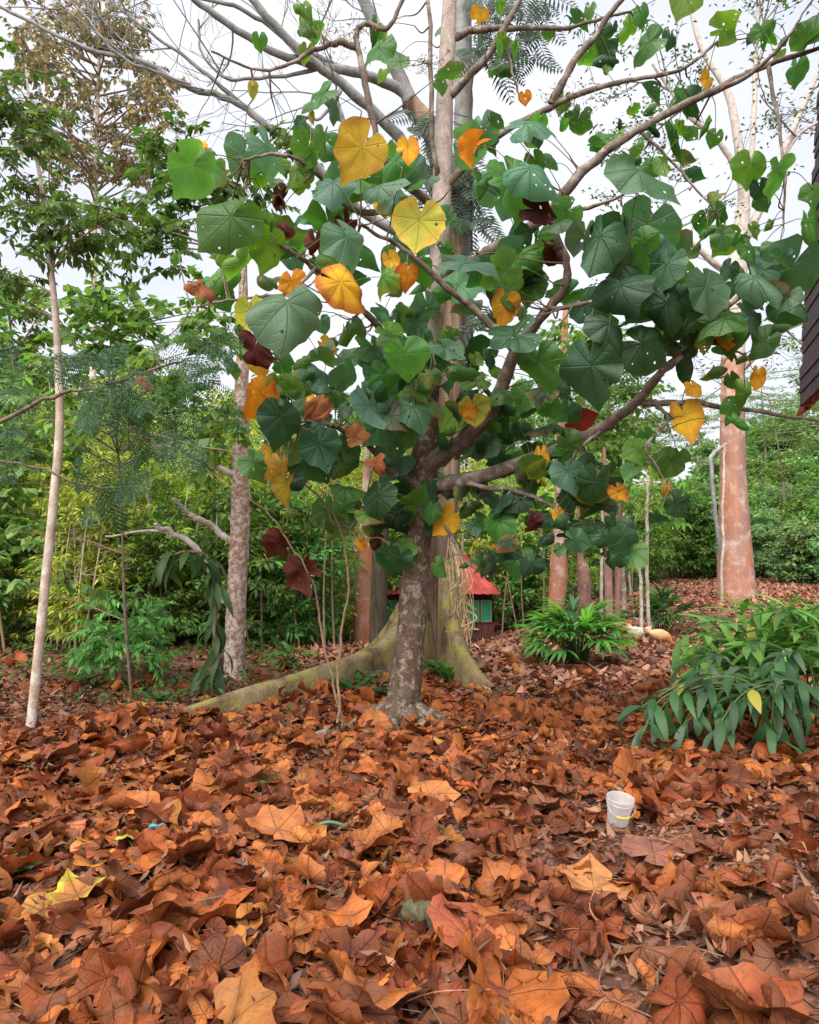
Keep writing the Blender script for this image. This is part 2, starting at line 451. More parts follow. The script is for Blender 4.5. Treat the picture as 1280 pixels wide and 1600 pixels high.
# ------------------------------------------------------------------ ground
def build_ground():
    def axis(lim0, lim1, n, k):
        t = np.linspace(-1, 1, n); s = np.sinh(k * t) / math.sinh(k)
        return np.where(s < 0, -s * lim0, s * lim1)
    xs = axis(-260, 260, 170, 5.2); ys = 6 + axis(-40, 300, 190, 5.2)
    X, Y = np.meshgrid(xs, ys, indexing='xy'); Z = gz(X, Y)
    V = np.stack([X, Y, Z], -1).reshape(-1, 3)
    nx, ny = len(xs), len(ys)
    i = np.arange(ny - 1)[:, None] * nx; j = np.arange(nx - 1)[None, :]
    f = np.stack([i + j, i + j + 1, i + nx + j + 1, i + nx + j], -1).reshape(-1, 4)
    m, t, o = mat_new('soil'); b = NB(t)
    geo = b.n('ShaderNodeNewGeometry'); pos = geo.outputs['Position']
    n1 = b.noise(pos, 1.1, 6); n2 = b.noise(pos, 14.0, 6, 0.7); n3 = b.noise(pos, 45.0, 3)
    soil = b.ramp(n2, 0.3, 0.7, (0.030, 0.016, 0.011), (0.12, 0.062, 0.042))
    lit = b.ramp(n3, 0.3, 0.7, (0.10, 0.045, 0.028), (0.36, 0.17, 0.11))
    col = b.mix(b.ramp(b.math('ADD', b.math('MULTIPLY', n1, 0.6), b.math('MULTIPLY', n2, 0.5)), 0.44, 0.62), soil, lit)
    sx = b.n('ShaderNodeSeparateXYZ'); b.l(pos, sx.inputs[0])
    left = b.math('MULTIPLY', b.math('LESS_THAN', sx.outputs[0], 0.0), b.math('GREATER_THAN', sx.outputs[1], 7.5))
    far = b.math('GREATER_THAN', sx.outputs[1], 30.0)
    gf = b.math('MULTIPLY', b.math('MAXIMUM', left, far), b.ramp(b.noise(pos, 1.7, 5), 0.46, 0.60))
    col = b.mix(b.math('MULTIPLY', gf, 0.6), col, (0.05, 0.075, 0.02))
    pr = b.n('ShaderNodeBsdfPrincipled'); b.l(col, pr.inputs['Base Color']); pr.inputs['Roughness'].default_value = 0.95
    pr.inputs['Specular IOR Level'].default_value = 0.1
    bp = b.n('ShaderNodeBump'); bp.inputs['Strength'].default_value = 0.8; bp.inputs['Distance'].default_value = 0.03
    b.l(b.math('ADD', n2, b.math('MULTIPLY', n3, 0.5)), bp.inputs['Height']); b.l(bp.outputs[0], pr.inputs['Normal'])
    b.l(pr.outputs[0], o.inputs['Surface'])
    g = Geo(); g.add(V, f)
    return part(g, 'ground', m, kind='structure')


ground = build_ground()

# ------------------------------------------------------------------ broad heart-shaped leaf (living and fallen)
VE = math.radians(46)
_pa = np.radians([0, 9, 18, 28, 37.5, 56, 75, 95, 112.5, 132, 150, 168, 180])
_pr = np.array([0.74, 0.63, 0.565, 0.535, 0.53, 0.485, 0.51, 0.465, 0.48, 0.455, 0.46, 0.39, 0.10])


def leaf_template(rg, hi=False, ragged=0.05):
    sub = 4 if hi else 2
    sub = 5 if hi else 3
    base = np.linspace(-3 * VE, 3 * VE, 6 * sub + 1); ex = np.radians([152, 166, 178])
    ang = np.concatenate([-ex[::-1], base, ex])
    R = np.interp(np.abs(ang), _pa, _pr)
    lob = rg.uniform(0.5, 1.5)
    R = R * (1 + (lob - 1) * 0.09 * np.cos(np.abs(ang) / VE * 2 * math.pi * 0.5) ** 2)
    rn = rg.normal(0, ragged, len(ang)); rn = rn + 0.8 * np.roll(rn, 1)
    R = R * (1 + rn) * (1 + rg.uniform(-0.08, 0.08) * np.sin(ang) + rg.uniform(-0.06, 0.06) * np.sin(2 * ang))
    asp = rg.uniform(0.84, 1.16)
    if rg.uniform() < 0.35:                                   # a torn or eaten margin
        for _ in range(rg.integers(1, 3)):
            a0 = rg.uniform(-2.3, 2.3); wd_ = rg.uniform(0.12, 0.34)
            R = R * (1 - rg.uniform(0.15, 0.5) * np.exp(-((ang - a0) / wd_) ** 4))
    rings = np.array([0.3, 0.6, 0.84, 1.0]) if hi else np.array([0.42, 0.78, 1.0])
    rr = rings[:, None] * R[None]
    x = rr * np.sin(ang)[None] * asp; y = rr * np.cos(ang)[None]
    mid = np.abs(((ang / VE + 8.5) % 1) - 0.5) * 2          # 0 on vein, 1 between
    ph = rg.uniform(0, 6.28, 3)
    z = 0.05 * mid[None] * rings[:, None] * R[None] * 1.2 + 0.03 * rings[:, None] ** 2 * np.sin(3 * ang + ph[0])[None] + 0.02 * rings[:, None] ** 2 * np.sin(7 * ang + ph[1])[None]
    V = np.concatenate([np.zeros((1, 3)), np.stack([x, y, z], -1).reshape(-1, 3)])
    na = len(ang)
    tri = np.array([[0, 1 + k + 1, 1 + k] for k in range(na - 1)])
    q = []
    for r_ in range(len(rings) - 1):
        for k in range(na - 1):
            a = 1 + r_ * na + k
            q.append([a, a + 1, a + na + 1, a + na])
    rho = np.concatenate([[0.0], np.repeat(rings, na)])
    return V, tri, np.array(q), rho


def bend_v(V, ax, kap):
    """bend the sheet round an axis at angle ax in its plane, curvature kap"""
    if abs(kap) < 1e-3: return V
    c, s = math.cos(ax), math.sin(ax)
    u = V[:, 0] * c + V[:, 1] * s; w = -V[:, 0] * s + V[:, 1] * c
    th = kap * u
    r = 1.0 / kap
    u2 = (r - V[:, 2]) * np.sin(th); z2 = r - (r - V[:, 2]) * np.cos(th)
    return np.stack([u2 * c - w * s, u2 * s + w * c, z2], 1)


def make_leaf(rg, size, c_in, c_edge, curl=0.6, crumple=0.02, hi=False, ragged=0.05, droop=0.0):
    V, tri, q, rho = leaf_template(rg, hi, ragged)
    lp = V.copy(); lp[:, 2] = rg.uniform(0, 50)
    if crumple:
        p = rg.uniform(0, 6.28, 6); f = rg.uniform(4, 11, 6)
        V[:, 2] += crumple * (np.sin(f[0] * V[:, 0] + p[0]) * np.cos(f[1] * V[:, 1] + p[1]) + 0.6 * np.sin(f[2] * V[:, 0] + f[3] * V[:, 1] + p[2]) + 0.35 * np.sin(2 * f[4] * V[:, 1] - f[5] * V[:, 0] + p[3]))
    if droop > 0.5:
        a_ = np.arctan2(V[:, 0], V[:, 1]); q_ = rg.uniform(0, 6.28, 3)
        V[:, 2] += rho ** 2 * (0.055 * np.sin(2 * a_ + q_[0]) + 0.04 * np.sin(3 * a_ + q_[1]) + 0.025 * np.sin(5 * a_ + q_[2]))
        V[:, 2] -= rg.uniform(-0.1, 0.55) * np.abs(V[:, 0]) * rho
        V[:, 2] -= rg.uniform(0.0, 0.5) * np.maximum(V[:, 1], 0) ** 1.6
    V = bend_v(V, rg.uniform(-0.3, 0.3), (rg.normal(0, 1) - droop) * curl * 1.6)
    V = bend_v(V, math.pi / 2 + rg.uniform(-0.5, 0.5), (rg.normal(0, 1) - droop) * curl * 1.3)
    V = bend_v(V, rg.uniform(0, math.pi), rg.normal(0, 1) * curl * 0.9)
    V *= size
    e = sm(0.55, 1.0, rho)[:, None] * rg.uniform(0.3, 1.0)
    pq = rg.uniform(0, 6.28, 4); pf = rg.uniform(3, 8, 4)
    pat = np.sin(pf[0] * lp[:, 0] + pq[0]) * np.cos(pf[1] * lp[:, 1] + pq[1]) + 0.5 * np.sin(pf[2] * lp[:, 0] - pf[3] * lp[:, 1] + pq[2])
    e = np.clip(e + 0.30 * pat[:, None] + rg.normal(0, 0.12, (len(V), 1)), 0, 1)
    col = np.asarray(c_in)[None] * (1 - e) + np.asarray(c_edge)[None] * e
    return V, tri, q, col, lp


def add_leaf(g, L_, R, t, m=0):
    V, tri, q, col, lp = L_
    W = V @ R.T + t
    n0 = g.n
    g.add(W, q, col, a=lp, m=m)
    # triangles share the same vertices: add as faces on existing indices
    g.F[3].append(tri + n0); g.M[3].append(np.full(len(tri), m, np.int32))


def frame(tip, nrm):
    y = unit(tip); n = np.asarray(nrm, float); n = unit(n - y * np.dot(n, y)); x = np.cross(y, n)
    return np.stack([x, y, n], 1)


# ------------------------------------------------------------------ leaf litter
LIT = [((0.42, 0.125, 0.035), (0.50, 0.17, 0.05)), ((0.36, 0.095, 0.03), (0.30, 0.08, 0.03)), ((0.47, 0.17, 0.06), (0.38, 0.11, 0.035)),
       ((0.27, 0.065, 0.025), (0.20, 0.05, 0.02)), ((0.20, 0.055, 0.027), (0.26, 0.08, 0.035)), ((0.50, 0.22, 0.07), (0.44, 0.15, 0.04)),
       ((0.33, 0.12, 0.07), (0.27, 0.09, 0.05)), ((0.13, 0.04, 0.022), (0.17, 0.05, 0.025))]
LITP = np.array([0.20, 0.17, 0.12, 0.16, 0.13, 0.05, 0.08, 0.09])


WARM = np.array([0.74, 0.68, 0.50])


def big_density(x, y):
    """relative cover of big fallen leaves"""
    a = 1.0 - 0.72 * sm(0.25, 1.1, x) * (1 - sm(3.9, 5.2, y)) * (0.75 + 0.25 * np.sin(3.1 * x + 2.3 * y))          # darker small debris bottom right
    a = a * (1 - 0.85 * sm(8.0, 10.0, y)) * (1 - 0.8 * sm(7.0, 8.6, y) * sm(0.2, 0.9, x))
    a = a * (1 - sm(-0.4, 0.5, (y - 6.6) - 0.35 * (x + 3.2)) * sm(-0.8, -1.6, x) * 0.92)          # left edge of the drift
    return a


def rotz_tilt(rg, tilt):
    yaw = rg.uniform(0, 2 * math.pi)
    n = np.array([rg.normal(0, tilt), rg.normal(0, tilt), 1.0]); n = unit(n)
    tip = np.array([math.cos(yaw), math.sin(yaw), 0.0])
    return frame(tip, n)


def build_litter():
    rg = np.random.default_rng(21)
    big = []
    n_try = 11500
    ys = np.sqrt(rg.uniform(1.6 ** 2, 11.0 ** 2, n_try)); xs = rg.uniform(-0.66, 0.66, n_try) * ys + rg.uniform(-0.3, 0.3, n_try)
    bk = G_(956, 4.30)
    keep = (rg.uniform(0, 1, n_try) < big_density(xs, ys)) & ~((np.abs(xs - bk[0]) < .20) & (ys > bk[1] - .42) & (ys < bk[1] + .10))
    xs, ys = xs[keep], ys[keep]
    items = []
    for x, y in zip(xs, ys):
        s = float(np.clip(rg.lognormal(math.log(0.135), 0.40), 0.06, 0.34))
        s *= 1.0 + 0.18 * (1 - float(sm(2.7, 4.6, y)))
        k = rg.choice(len(LIT), p=LITP)
        if x > 0.5 and y < 5 and rg.uniform() < 0.5: k = rg.choice([3, 4, 6, 7])
        c1, c2 = LIT[k]
        f = math.exp(rg.normal(0, 0.18))
        lift = abs(rg.normal(0, 0.035)) + 0.012
        curl = abs(rg.normal(1.6, 0.7))
        Lf = make_leaf(rg, s, np.array(c1) * f * WARM, np.array(c2) * f * WARM, curl, 0.042, hi=(y < 4.2 and s > .12), ragged=0.045)
        V = Lf[0]
        R = rotz_tilt(rg, 0.55)
        low = (V @ R.T)[:, 2].min()
        z = float(gz(x, y)) + lift - max(low, -0.05) * 0.85 - 0.02
        px = s / math.hypot(x, y) * F_PX
        items.append((px * (0.5 + 8 * lift), px, Lf, R, np.array([x, y, z]), rg.uniform() < 0.35, s))
    vis = [it for it in items if abs(it[4][0]) < 0.545 * it[4][1] and it[4][1] > 2.55]
    vis.sort(key=lambda it: -it[0])
    top = vis[:288]; ids = {id(it) for it in top}
    rest = [it for it in items if id(it) not in ids]

    def petiole(g, it):
        _, _, Lf, R, t, has, s = it
        if has:
            p = np.array([[0, -0.02, 0], [0.02, -0.25, 0.03], [0.06, -0.55, -0.01]]) * s
            tube(g, smooth_path(p @ R.T + t, 3), 0.0022, 4, (0.28, 0.11, 0.05))
    for it in top:
        g = Geo(); add_leaf(g, it[2], it[3], it[4]); petiole(g, it)
        part(g, 'fallen_leaf', M_LITTER, ground, origin=it[4])
    g = Geo()
    for it in rest:
        add_leaf(g, it[2], it[3], it[4]); petiole(g, it)
    part(g, 'fallen_leaves', M_LITTER, ground, kind='stuff')
    # small lance leaves, fragments and crumbs
    g = Geo()
    pal = np.array([(0.22, 0.09, 0.05), (0.30, 0.12, 0.06), (0.15, 0.065, 0.045), (0.36, 0.19, 0.11), (0.10, 0.045, 0.03), (0.27, 0.15, 0.10)]) * 0.7
    n = 26000
    y = np.sqrt(rg.uniform(1.5 ** 2, 9.0 ** 2, n)); x = rg.uniform(-0.66, 0.66, n) * y
    lay(g, rg, x, y, pal, 0.045, 0.12, 0.38, 0.05)
    n = 5000
    y = np.sqrt(rg.uniform(1.8 ** 2, 8.5 ** 2, n)); x = rg.uniform(-0.62, 0.62, n) * y
    lay(g, rg, x, y, pal * .75, 0.03, 0.10, 0.3, 0.11)
    n = 30000
    y = np.sqrt(rg.uniform(8.0 ** 2, 27.0 ** 2, n)); x = rg.uniform(-0.16, 0.72, n) * y
    pal2 = np.array([(0.40, 0.17, 0.10), (0.46, 0.22, 0.14), (0.33, 0.13, 0.08), (0.24, 0.09, 0.06), (0.50, 0.28, 0.19)]) * 0.78
    lay(g, rg, x, y, pal2, 0.10, 0.20, 0.5, 0.05)
    n = 11000
    y = np.sqrt(rg.uniform(7.0 ** 2, 22.0 ** 2, n)); x = rg.uniform(-0.75, -0.05, n) * y
    lay(g, rg, x, y, pal2 * 0.5, 0.09, 0.18, 0.5, 0.04)
    part(g, 'leaf_debris', M_SMALL, ground, kind='stuff')
    # twigs and bare leaf stalks lying in the litter
    g = Geo()
    for k in range(150):
        y0 = math.sqrt(rg.uniform(2.3 ** 2, 7.5 ** 2)); x0 = rg.uniform(-0.58, 0.58) * y0
        a = rg.uniform(0, 6.28); l = rg.uniform(0.1, 0.4)
        p = np.array([[0, 0, 0], [math.cos(a) * l * .5 + rg.normal(0, .03), math.sin(a) * l * .5, rg.uniform(0, .03)], [math.cos(a) * l, math.sin(a) * l, rg.uniform(-.01, .04)]])
        p += np.array([x0, y0, float(gz(x0, y0)) + rg.uniform(0.03, 0.08)])
        tube(g, smooth_path(p, 4), rg.uniform(0.0015, 0.004), 5, jit((0.20, 0.11, 0.07), 1)[0])
    part(g, 'litter_twigs', M_STEM, ground, kind='stuff')


def lay(g, rg, x, y, pal, l0, l1, asp, lift):
    n = len(x)
    z = gz(x, y) + np.abs(rg.normal(0, lift * 0.5, n)) + 0.004
    yaw = rg.uniform(0, 2 * math.pi, n)
    dr = np.stack([np.cos(yaw), np.sin(yaw), rg.normal(0, 0.28, n)], 1)
    nr = np.stack([rg.normal(0, 0.35, n), rg.normal(0, 0.35, n), np.ones(n)], 1)
    ln = rg.uniform(l0, l1, n); wd = ln * asp * rg.uniform(0.6, 1.3, n)
    c = pal[rg.integers(0, len(pal), n)] * np.exp(rg.normal(0, 0.22, (n, 1)))
    batch(g, np.stack([x, y, z], 1), dr, nr, ln, wd, c, bend=rg.normal(0.05, 0.3, n), fold=rg.normal(0, 0.4, n))


build_litter()

# ------------------------------------------------------------------ the central broad-leaved tree
BR = []            # all branch sample points (pos, radius)


def pxpath(pts):
    return np.array([P(*p) for p in pts])


def build_balsa():
    rg = np.random.default_rng(5)
    base = P(628, 1122, 6.9); base[2] = float(gz(base[0], 6.9))
    root = thing('broadleaf_tree', 'mottled-bark tree in the centre with big heart-shaped green and yellow leaves', 'tree', base)
    # trunk with flare
    tp = [(627, 1135, 6.9), (631, 1095, 6.9), (637, 1040, 6.9), (643, 980, 6.9), (651, 880, 6.9), (657, 800, 6.9), (662, 750, 6.9), (666, 690, 6.9), (670, 600, 6.88), (676, 520, 6.88), (684, 440, 6.88), (690, 320, 6.88), (694, 180, 6.88), (700, 60, 6.88), (704, -60, 6.88), (706, -180, 6.88)]
    w = [76, 54, 47, 44, 42, 42, 44, 40, 35, 33, 33, 31, 29, 25, 20, 14]
    path = pxpath(tp); rad = np.array(w) * 6.9 / F_PX / 2
    sp_ = smooth_path(path, 6); rr = np.interp(np.linspace(0, 1, len(sp_)), np.linspace(0, 1, len(rad)), rad)
    rr = rr * (1 + 0.03 * np.sin(np.linspace(0, 60, len(rr))))
    kf = 50
    g = Geo(); tube(g, sp_[:kf + 1], rr[:kf + 1], 18, wob=0.03)
    part(g, 'trunk', M_BARKB, root)
    g = Geo(); tube(g, sp_[kf:], rr[kf:] * 0.985, 16, wob=0.02)
    part(g, 'upper_trunk', M_BARKU, root)
    for p_, r_ in zip(sp_, rr): BR.append((p_, r_))
    # surface roots
    for a, l in ((3.5, 0.75), (4.3, 0.5), (5.2, 0.6), (5.9, 0.85), (0.5, 0.6), (2.6, 0.7)):
        g = Geo(); q = []
        for t in np.linspace(0, 1, 5):
            r_ = 0.10 + l * t
            x = base[0] + math.cos(a + 0.25 * t) * r_; y = base[1] + math.sin(a + 0.25 * t) * r_
            q.append((x, y, float(gz(x, y)) + 0.17 * (1 - t) ** 2.2 - 0.03 * t))
        qq = smooth_path(q, 3)
        tube(g, qq, np.linspace(0.09, 0.03, len(qq)), 9, wob=0.05)
        part(g, 'root', M_BARKB, root)
    B = [
        ([(660, 765, 6.9), (740, 746, 6.7), (850, 710, 6.4), (940, 672, 6.15), (1005, 625, 5.9), (1060, 562, 5.7), (1125, 490, 5.6), (1200, 420, 5.6)], 28, 6),
        ([(1000, 628, 5.92), (1090, 631, 5.95), (1180, 640, 5.95), (1290, 658, 5.9)], 11, 5),
        ([(1016, 622, 5.9), (1044, 655, 5.85), (1012, 700, 5.8), (1030, 735, 5.8), (1046, 765, 5.8)], 6, 3),
        ([(668, 728, 6.85), (735, 678, 6.6), (776, 622, 6.4), (802, 552, 6.15), (850, 486, 5.8), (884, 432, 5.55), (872, 370, 5.5), (830, 280, 5.5)], 31, 5),
        ([(775, 625, 6.4), (720, 578, 6.2), (680, 556, 6.05), (652, 545, 6.0)], 9, 3),
        ([(800, 545, 6.15), (756, 496, 6.2), (700, 448, 6.05), (648, 404, 5.9), (600, 372, 5.7), (565, 350, 5.5)], 13, 5),
        ([(686, 440, 6.85), (740, 408, 6.6), (800, 380, 6.4), (862, 338, 6.3), (930, 262, 6.25), (1000, 205, 6.2), (1110, 148, 6.15), (1200, 100, 6.1), (1300, 68, 6.0)], 24, 7),
        ([(1110, 148, 6.15), (1180, 108, 6.05), (1230, 58, 5.9), (1275, -10, 5.8)], 9, 3),
        ([(690, 300, 6.88), (765, 222, 6.7), (860, 168, 6.5), (960, 128, 6.4), (1060, 108, 6.4), (1120, 65, 6.4)], 15, 4),
        ([(862, 160, 6.5), (900, 90, 6.4), (940, 42, 6.3), (985, -20, 6.2)], 13, 8),
        ([(700, 155, 6.88), (760, 95, 6.7), (800, 30, 6.6), (830, -40, 6.5)], 14, 8),
        ([(704, 55, 6.88), (745, 43, 6.8), (810, 40, 6.7), (890, 40, 6.6), (985, 18, 6.6)], 14, 4),
        ([(690, 330, 6.88), (640, 290, 6.6), (600, 240, 6.4), (580, 180, 6.3), (560, 90, 6.25), (554, 48, 6.2), (577, 30, 6.2), (606, 40, 6.2), (636, -15, 6.2)], 13, 7),
        ([(556, 72, 6.25), (524, 62, 6.2), (500, 72, 6.15), (455, 96, 6.1), (400, 104, 6.0), (330, 80, 5.9)], 12, 3),
        ([(690, 290, 6.88), (674, 235, 6.75), (671, 120, 6.7), (668, -20, 6.7)], 9, 7),
        ([(660, 765, 6.9), (605, 738, 6.7), (560, 692, 6.5), (505, 662, 6.3), (455, 660, 6.1)], 14, 4),
        ([(672, 600, 6.88), (620, 540, 6.5), (560, 470, 6.0), (492, 418, 5.4), (440, 385, 5.1), (390, 342, 4.9)], 14, 4),
        ([(492, 418, 5.4), (445, 455, 5.3), (360, 470, 5.3), (300, 480, 5.3)], 6, 3),
        ([(688, 380, 6.88), (620, 335, 6.5), (545, 330, 6.1), (485, 268, 5.8), (440, 240, 5.6), (380, 250, 5.4)], 13, 4),
        ([(692, 755, 6.85), (760, 757, 6.6), (830, 768, 6.3), (885, 800, 6.1), (915, 850, 6.0), (985, 885, 5.9)], 9, 3),
        ([(668, 770, 6.9), (700, 820, 6.6), (722, 865, 6.5), (762, 905, 6.4)], 7, 3),
        ([(656, 770, 6.9), (612, 770, 6.7), (575, 790, 6.5), (545, 830, 6.4)], 8, 3),
        ([(850, 486, 5.8), (930, 470, 5.5), (975, 440, 5.3)], 8, 4),
        ([(862, 338, 6.3), (930, 320, 6.0), (1000, 290, 5.6)], 8, 4),
        ([(1060, 562, 5.7), (1110, 540, 5.6), (1170, 560, 5.6)], 7, 3),
        ([(1200, 100, 6.1), (1215, 180, 6.0), (1225, 270, 5.9), (1225, 350, 5.9)], 7, 3),
        ([(1000, 205, 6.2), (1060, 260, 6.2), (1120, 330, 6.1)], 6, 3),
        ([(940, 672, 6.15), (900, 700, 6.0), (880, 740, 5.95)], 6, 3),
        ([(785, 40, 6.75), (800, 110, 6.7), (815, 160, 6.7)], 5, 3),
    ]
    for pts, w0, w1 in B:
        pp = smooth_path(pxpath(pts), 7); d = pp[:, 1]
        wv = np.linspace(w0, w1, len(pp)) * d / F_PX / 2
        # little bends so the limbs do not look drawn with a ruler
        n = len(pp); off = np.cumsum(rg.normal(0, 0.006, (n, 3)), 0); off -= np.linspace(0, 1, n)[:, None] * off[-1]
        pp = pp + off
        wv = wv * (1 + 0.07 * rg.standard_normal(n))
        g = Geo(); tube(g, pp, wv, 9, wob=0.05)
        part(g, 'branch', M_BARKBR, root)
        for p_, r_ in zip(pp, wv): BR.append((p_, r_))
    # moss and root tangles on the limbs
    g = Geo()
    for px, py, d, n, s in ((520, 62, 6.2, 240, 26), (668, 100, 6.7, 200, 16), (890, 160, 6.45, 240, 30), (1000, 660, 5.95, 60, 14), (560, 40, 6.2, 90, 14)):
        c = P(px, py, d); q = s * d / F_PX
        p = c + rg.normal(0, 1, (n, 3)) * np.array([q, q * .6, q * .45])
        batch(g, p, unit(rg.normal(0, 1, (n, 3)) + [0, 0, -0.4]), rg.normal(0, 1, (n, 3)), rg.uniform(0.02, 0.07, n), 0.008, jit((0.16, 0.11, 0.03), n))
    part(g, 'moss', M_SMALL, root, kind='stuff')

    COLS = {'g': ((0.068, 0.185, 0.040), (0.09, 0.22, 0.05)), 't': ((0.085, 0.185, 0.105), (0.095, 0.20, 0.11)), 'd': ((0.032, 0.090, 0.036), (0.036, 0.10, 0.038)),  # teal leaf tops: bluish sky reflection is painted into their base colour
            'l': ((0.13, 0.27, 0.035), (0.15, 0.30, 0.04)), 'y': ((0.68, 0.42, 0.03), (0.52, 0.24, 0.04)), 'yg': ((0.34, 0.36, 0.06), (0.62, 0.40, 0.06)), 'yb': ((0.56, 0.40, 0.06), (0.34, 0.15, 0.05)),
            'o': ((0.68, 0.32, 0.025), (0.42, 0.11, 0.02)), 'b': ((0.27, 0.095, 0.04), (0.33, 0.14, 0.06)), 'm': ((0.060, 0.017, 0.013), (0.10, 0.03, 0.02)), 'r': ((0.30, 0.04, 0.022), (0.22, 0.03, 0.02))}
    # px, py, size px, distance, colour, tip angle in the picture, upward tilt, sideways tilt, curl
    FEAT = [(450, 482, 165, 4.6, 't', -80, .7, 0, .15), (352, 345, 145, 4.7, 'g', -130, .15, -.3, .3), (298, 265, 110, 5.0, 'g', -120, .1, .3, .3), (545, 378, 105, 5.0, 't', -70, .6, .2, .3),
            (418, 388, 85, 5.0, 'l', -95, 0, .5, .5), (655, 352, 100, 5.2, 'yg', -95, .25, 0, .15), (562, 238, 125, 5.1, 'yb', -125, .3, .6, .5), (637, 233, 50, 5.6, 'y', -90, 0, 0, .2),
            (738, 232, 75, 5.8, 'o', -120, .1, .5, .9), (735, 412, 125, 5.2, 't', -30, 1.0, 0, .3), (836, 268, 120, 5.3, 't', -60, .6, 0, .25), (1008, 275, 150, 4.9, 't', -70, .6, .15, .2),
            (935, 378, 125, 5.0, 'd', -80, .6, 0, .25), (972, 452, 110, 5.0, 'd', -70, .5, -.4, .3), (958, 512, 110, 5.1, 'd', -60, .3, .4, .3), (796, 522, 115, 5.2, 'd', -140, .9, 0, .3),
            (842, 575, 105, 5.3, 'g', -95, -.3, 0, .2), (925, 582, 130, 5.2, 'd', -90, -.3, 0, .2), (832, 190, 110, 5.6, 't', 20, .9, 0, .3), (541, 447, 125, 4.8, 'o', -35, .1, .9, .5),
            (458, 443, 60, 5.2, 'o', -70, .4, 0, .5), (636, 432, 52, 5.6, 'o', -95, 0, .2, .3), (786, 482, 75, 5.4, 'o', -110, .1, .5, .5), (398, 492, 75, 5.0, 'yg', -80, .2, .2, .3),
            (398, 548, 85, 5.0, 'm', -100, .1, .2, .9), (318, 445, 75, 4.9, 'b', -10, .5, .2, .9), (230, 600, 60, 5.0, 'b', -60, .2, .4, 1.0), (442, 366, 55, 5.1, 'm', -80, 0, .3, .9),
            (494, 380, 50, 5.2, 'm', -95, 0, .4, 1.0), (496, 652, 95, 5.6, 'b', -70, .5, 0, .8), (486, 630, 40, 5.7, 'o', 70, .2, 0, .6), (558, 681, 45, 5.7, 'b', 10, .4, 0, 1.0), (590, 720, 50, 5.8, 'b', 30, .3, .3, .9),
            (436, 736, 75, 5.5, 'yb', -110, .1, .5, .6), (446, 762, 65, 5.6, 'yb', -105, .1, .5, .7), (905, 652, 65, 5.7, 'r', 10, -.1, 0, .3), (1136, 528, 45, 5.5, 'o', -80, .2, 0, .4), (1086, 606, 42, 5.7, 'y', -50, .1, .2, .4),
            (1183, 590, 45, 5.6, 'o', -110, .1, .4, .3), (968, 770, 42, 5.8, 'o', -60, .1, .2, .6), (1043, 765, 32, 5.8, 'y', -80, 0, .3, .4), (733, 642, 36, 6.1, 'o', -60, .1, 0, .5),
            (566, 850, 30, 6.3, 'o', -90, 0, .4, .3), (590, 846, 36, 6.3, 'm', -90, 0, .2, .8), (835, 820, 55, 6.0, 'm', -90, 0, .3, .9), (750, 25, 36, 6.6, 'y', -100, 0, .1, .2), (395, 140, 34, 5.9, 'yg', -100, .1, .3, .3),
            (487, 182, 26, 6.0, 'yg', -90, 0, .4, .2), (820, 152, 26, 6.6, 'o', -90, 0, 0, .3), (785, 65, 36, 6.6, 'l', -90, 0, .2, .3), (872, 805, 30, 6.0, 'y', -90, 0, 0, .4), (598, 322, 45, 5.9, 'y', -90, 0, .2, .3), (612, 408, 45, 5.7, 'y', -70, .2, .2, .3),
            (1105, 455, 100, 5.3, 't', -80, .5, .3, .4), (1040, 420, 95, 5.3, 't', -100, .4, -.3, .3), (1185, 440, 120, 5.2, 't', -70, .7, 0, .4), (1180, 495, 80, 5.4, 't', -60, .5, .3, .4), (1146, 640, 55, 5.8, 'g', -100, -.3, 0, .2),
            (1258, 60, 60, 5.9, 'g', -120, 0, .2, .3), (1002, 22, 45, 6.4, 'g', -80, 0, 0, .3), (1045, 480, 100, 5.3, 'd', -80, .4, .2, .3), (632, 560, 85, 5.6, 'g', -85, -.1, 0, .3), (1010, 540, 100, 5.4, 'd', -40, -.2, .5, .3),
            (700, 545, 75, 5.7, 't', -60, .6, 0, .3), (760, 430, 80, 5.6, 'd', -140, -.2, .3, .3), (600, 290, 90, 5.6, 't', -40, .7, 0, .3), (520, 290, 90, 5.5, 't', -80, .7, 0, .3), (480, 235, 70, 5.7, 'g', -100, 0, .3, .3),
            (648, 640, 80, 6.0, 't', -80, .5, 0, .3), (580, 640, 85, 5.9, 't', -100, .4, 0, .3), (500, 700, 80, 5.8, 'd', -80, .3, 0, .3), (590, 780, 80, 6.1, 'd', -95, 0, 0, .3), (1190, 300, 55, 5.7, 'd', -80, 0, 0, .3), (1130, 370, 45, 5.9, 'g', -90, -.1, 0, .2),
            (885, 650, 70, 5.6, 'd', -100, 0, .4, .5), (740, 640, 60, 6.1, 'yg', -90, 0, 0, .4), (690, 130, 38, 6.6, 'g', -90, 0, .3, .3), (405, 65, 36, 6.0, 'g', -90, 0, 0, .2), (600, 590, 70, 5.9, 'g', -85, 0, 0, .3),
            (930, 760, 90, 5.7, 'd', -95, -.1, 0, .25), (990, 830, 75, 5.7, 'd', -70, 0, .6, .3), (1060, 790, 60, 5.8, 'd', -60, -.1, .3, .3), (890, 740, 75, 5.8, 't', -90, .3, .2, .3)]
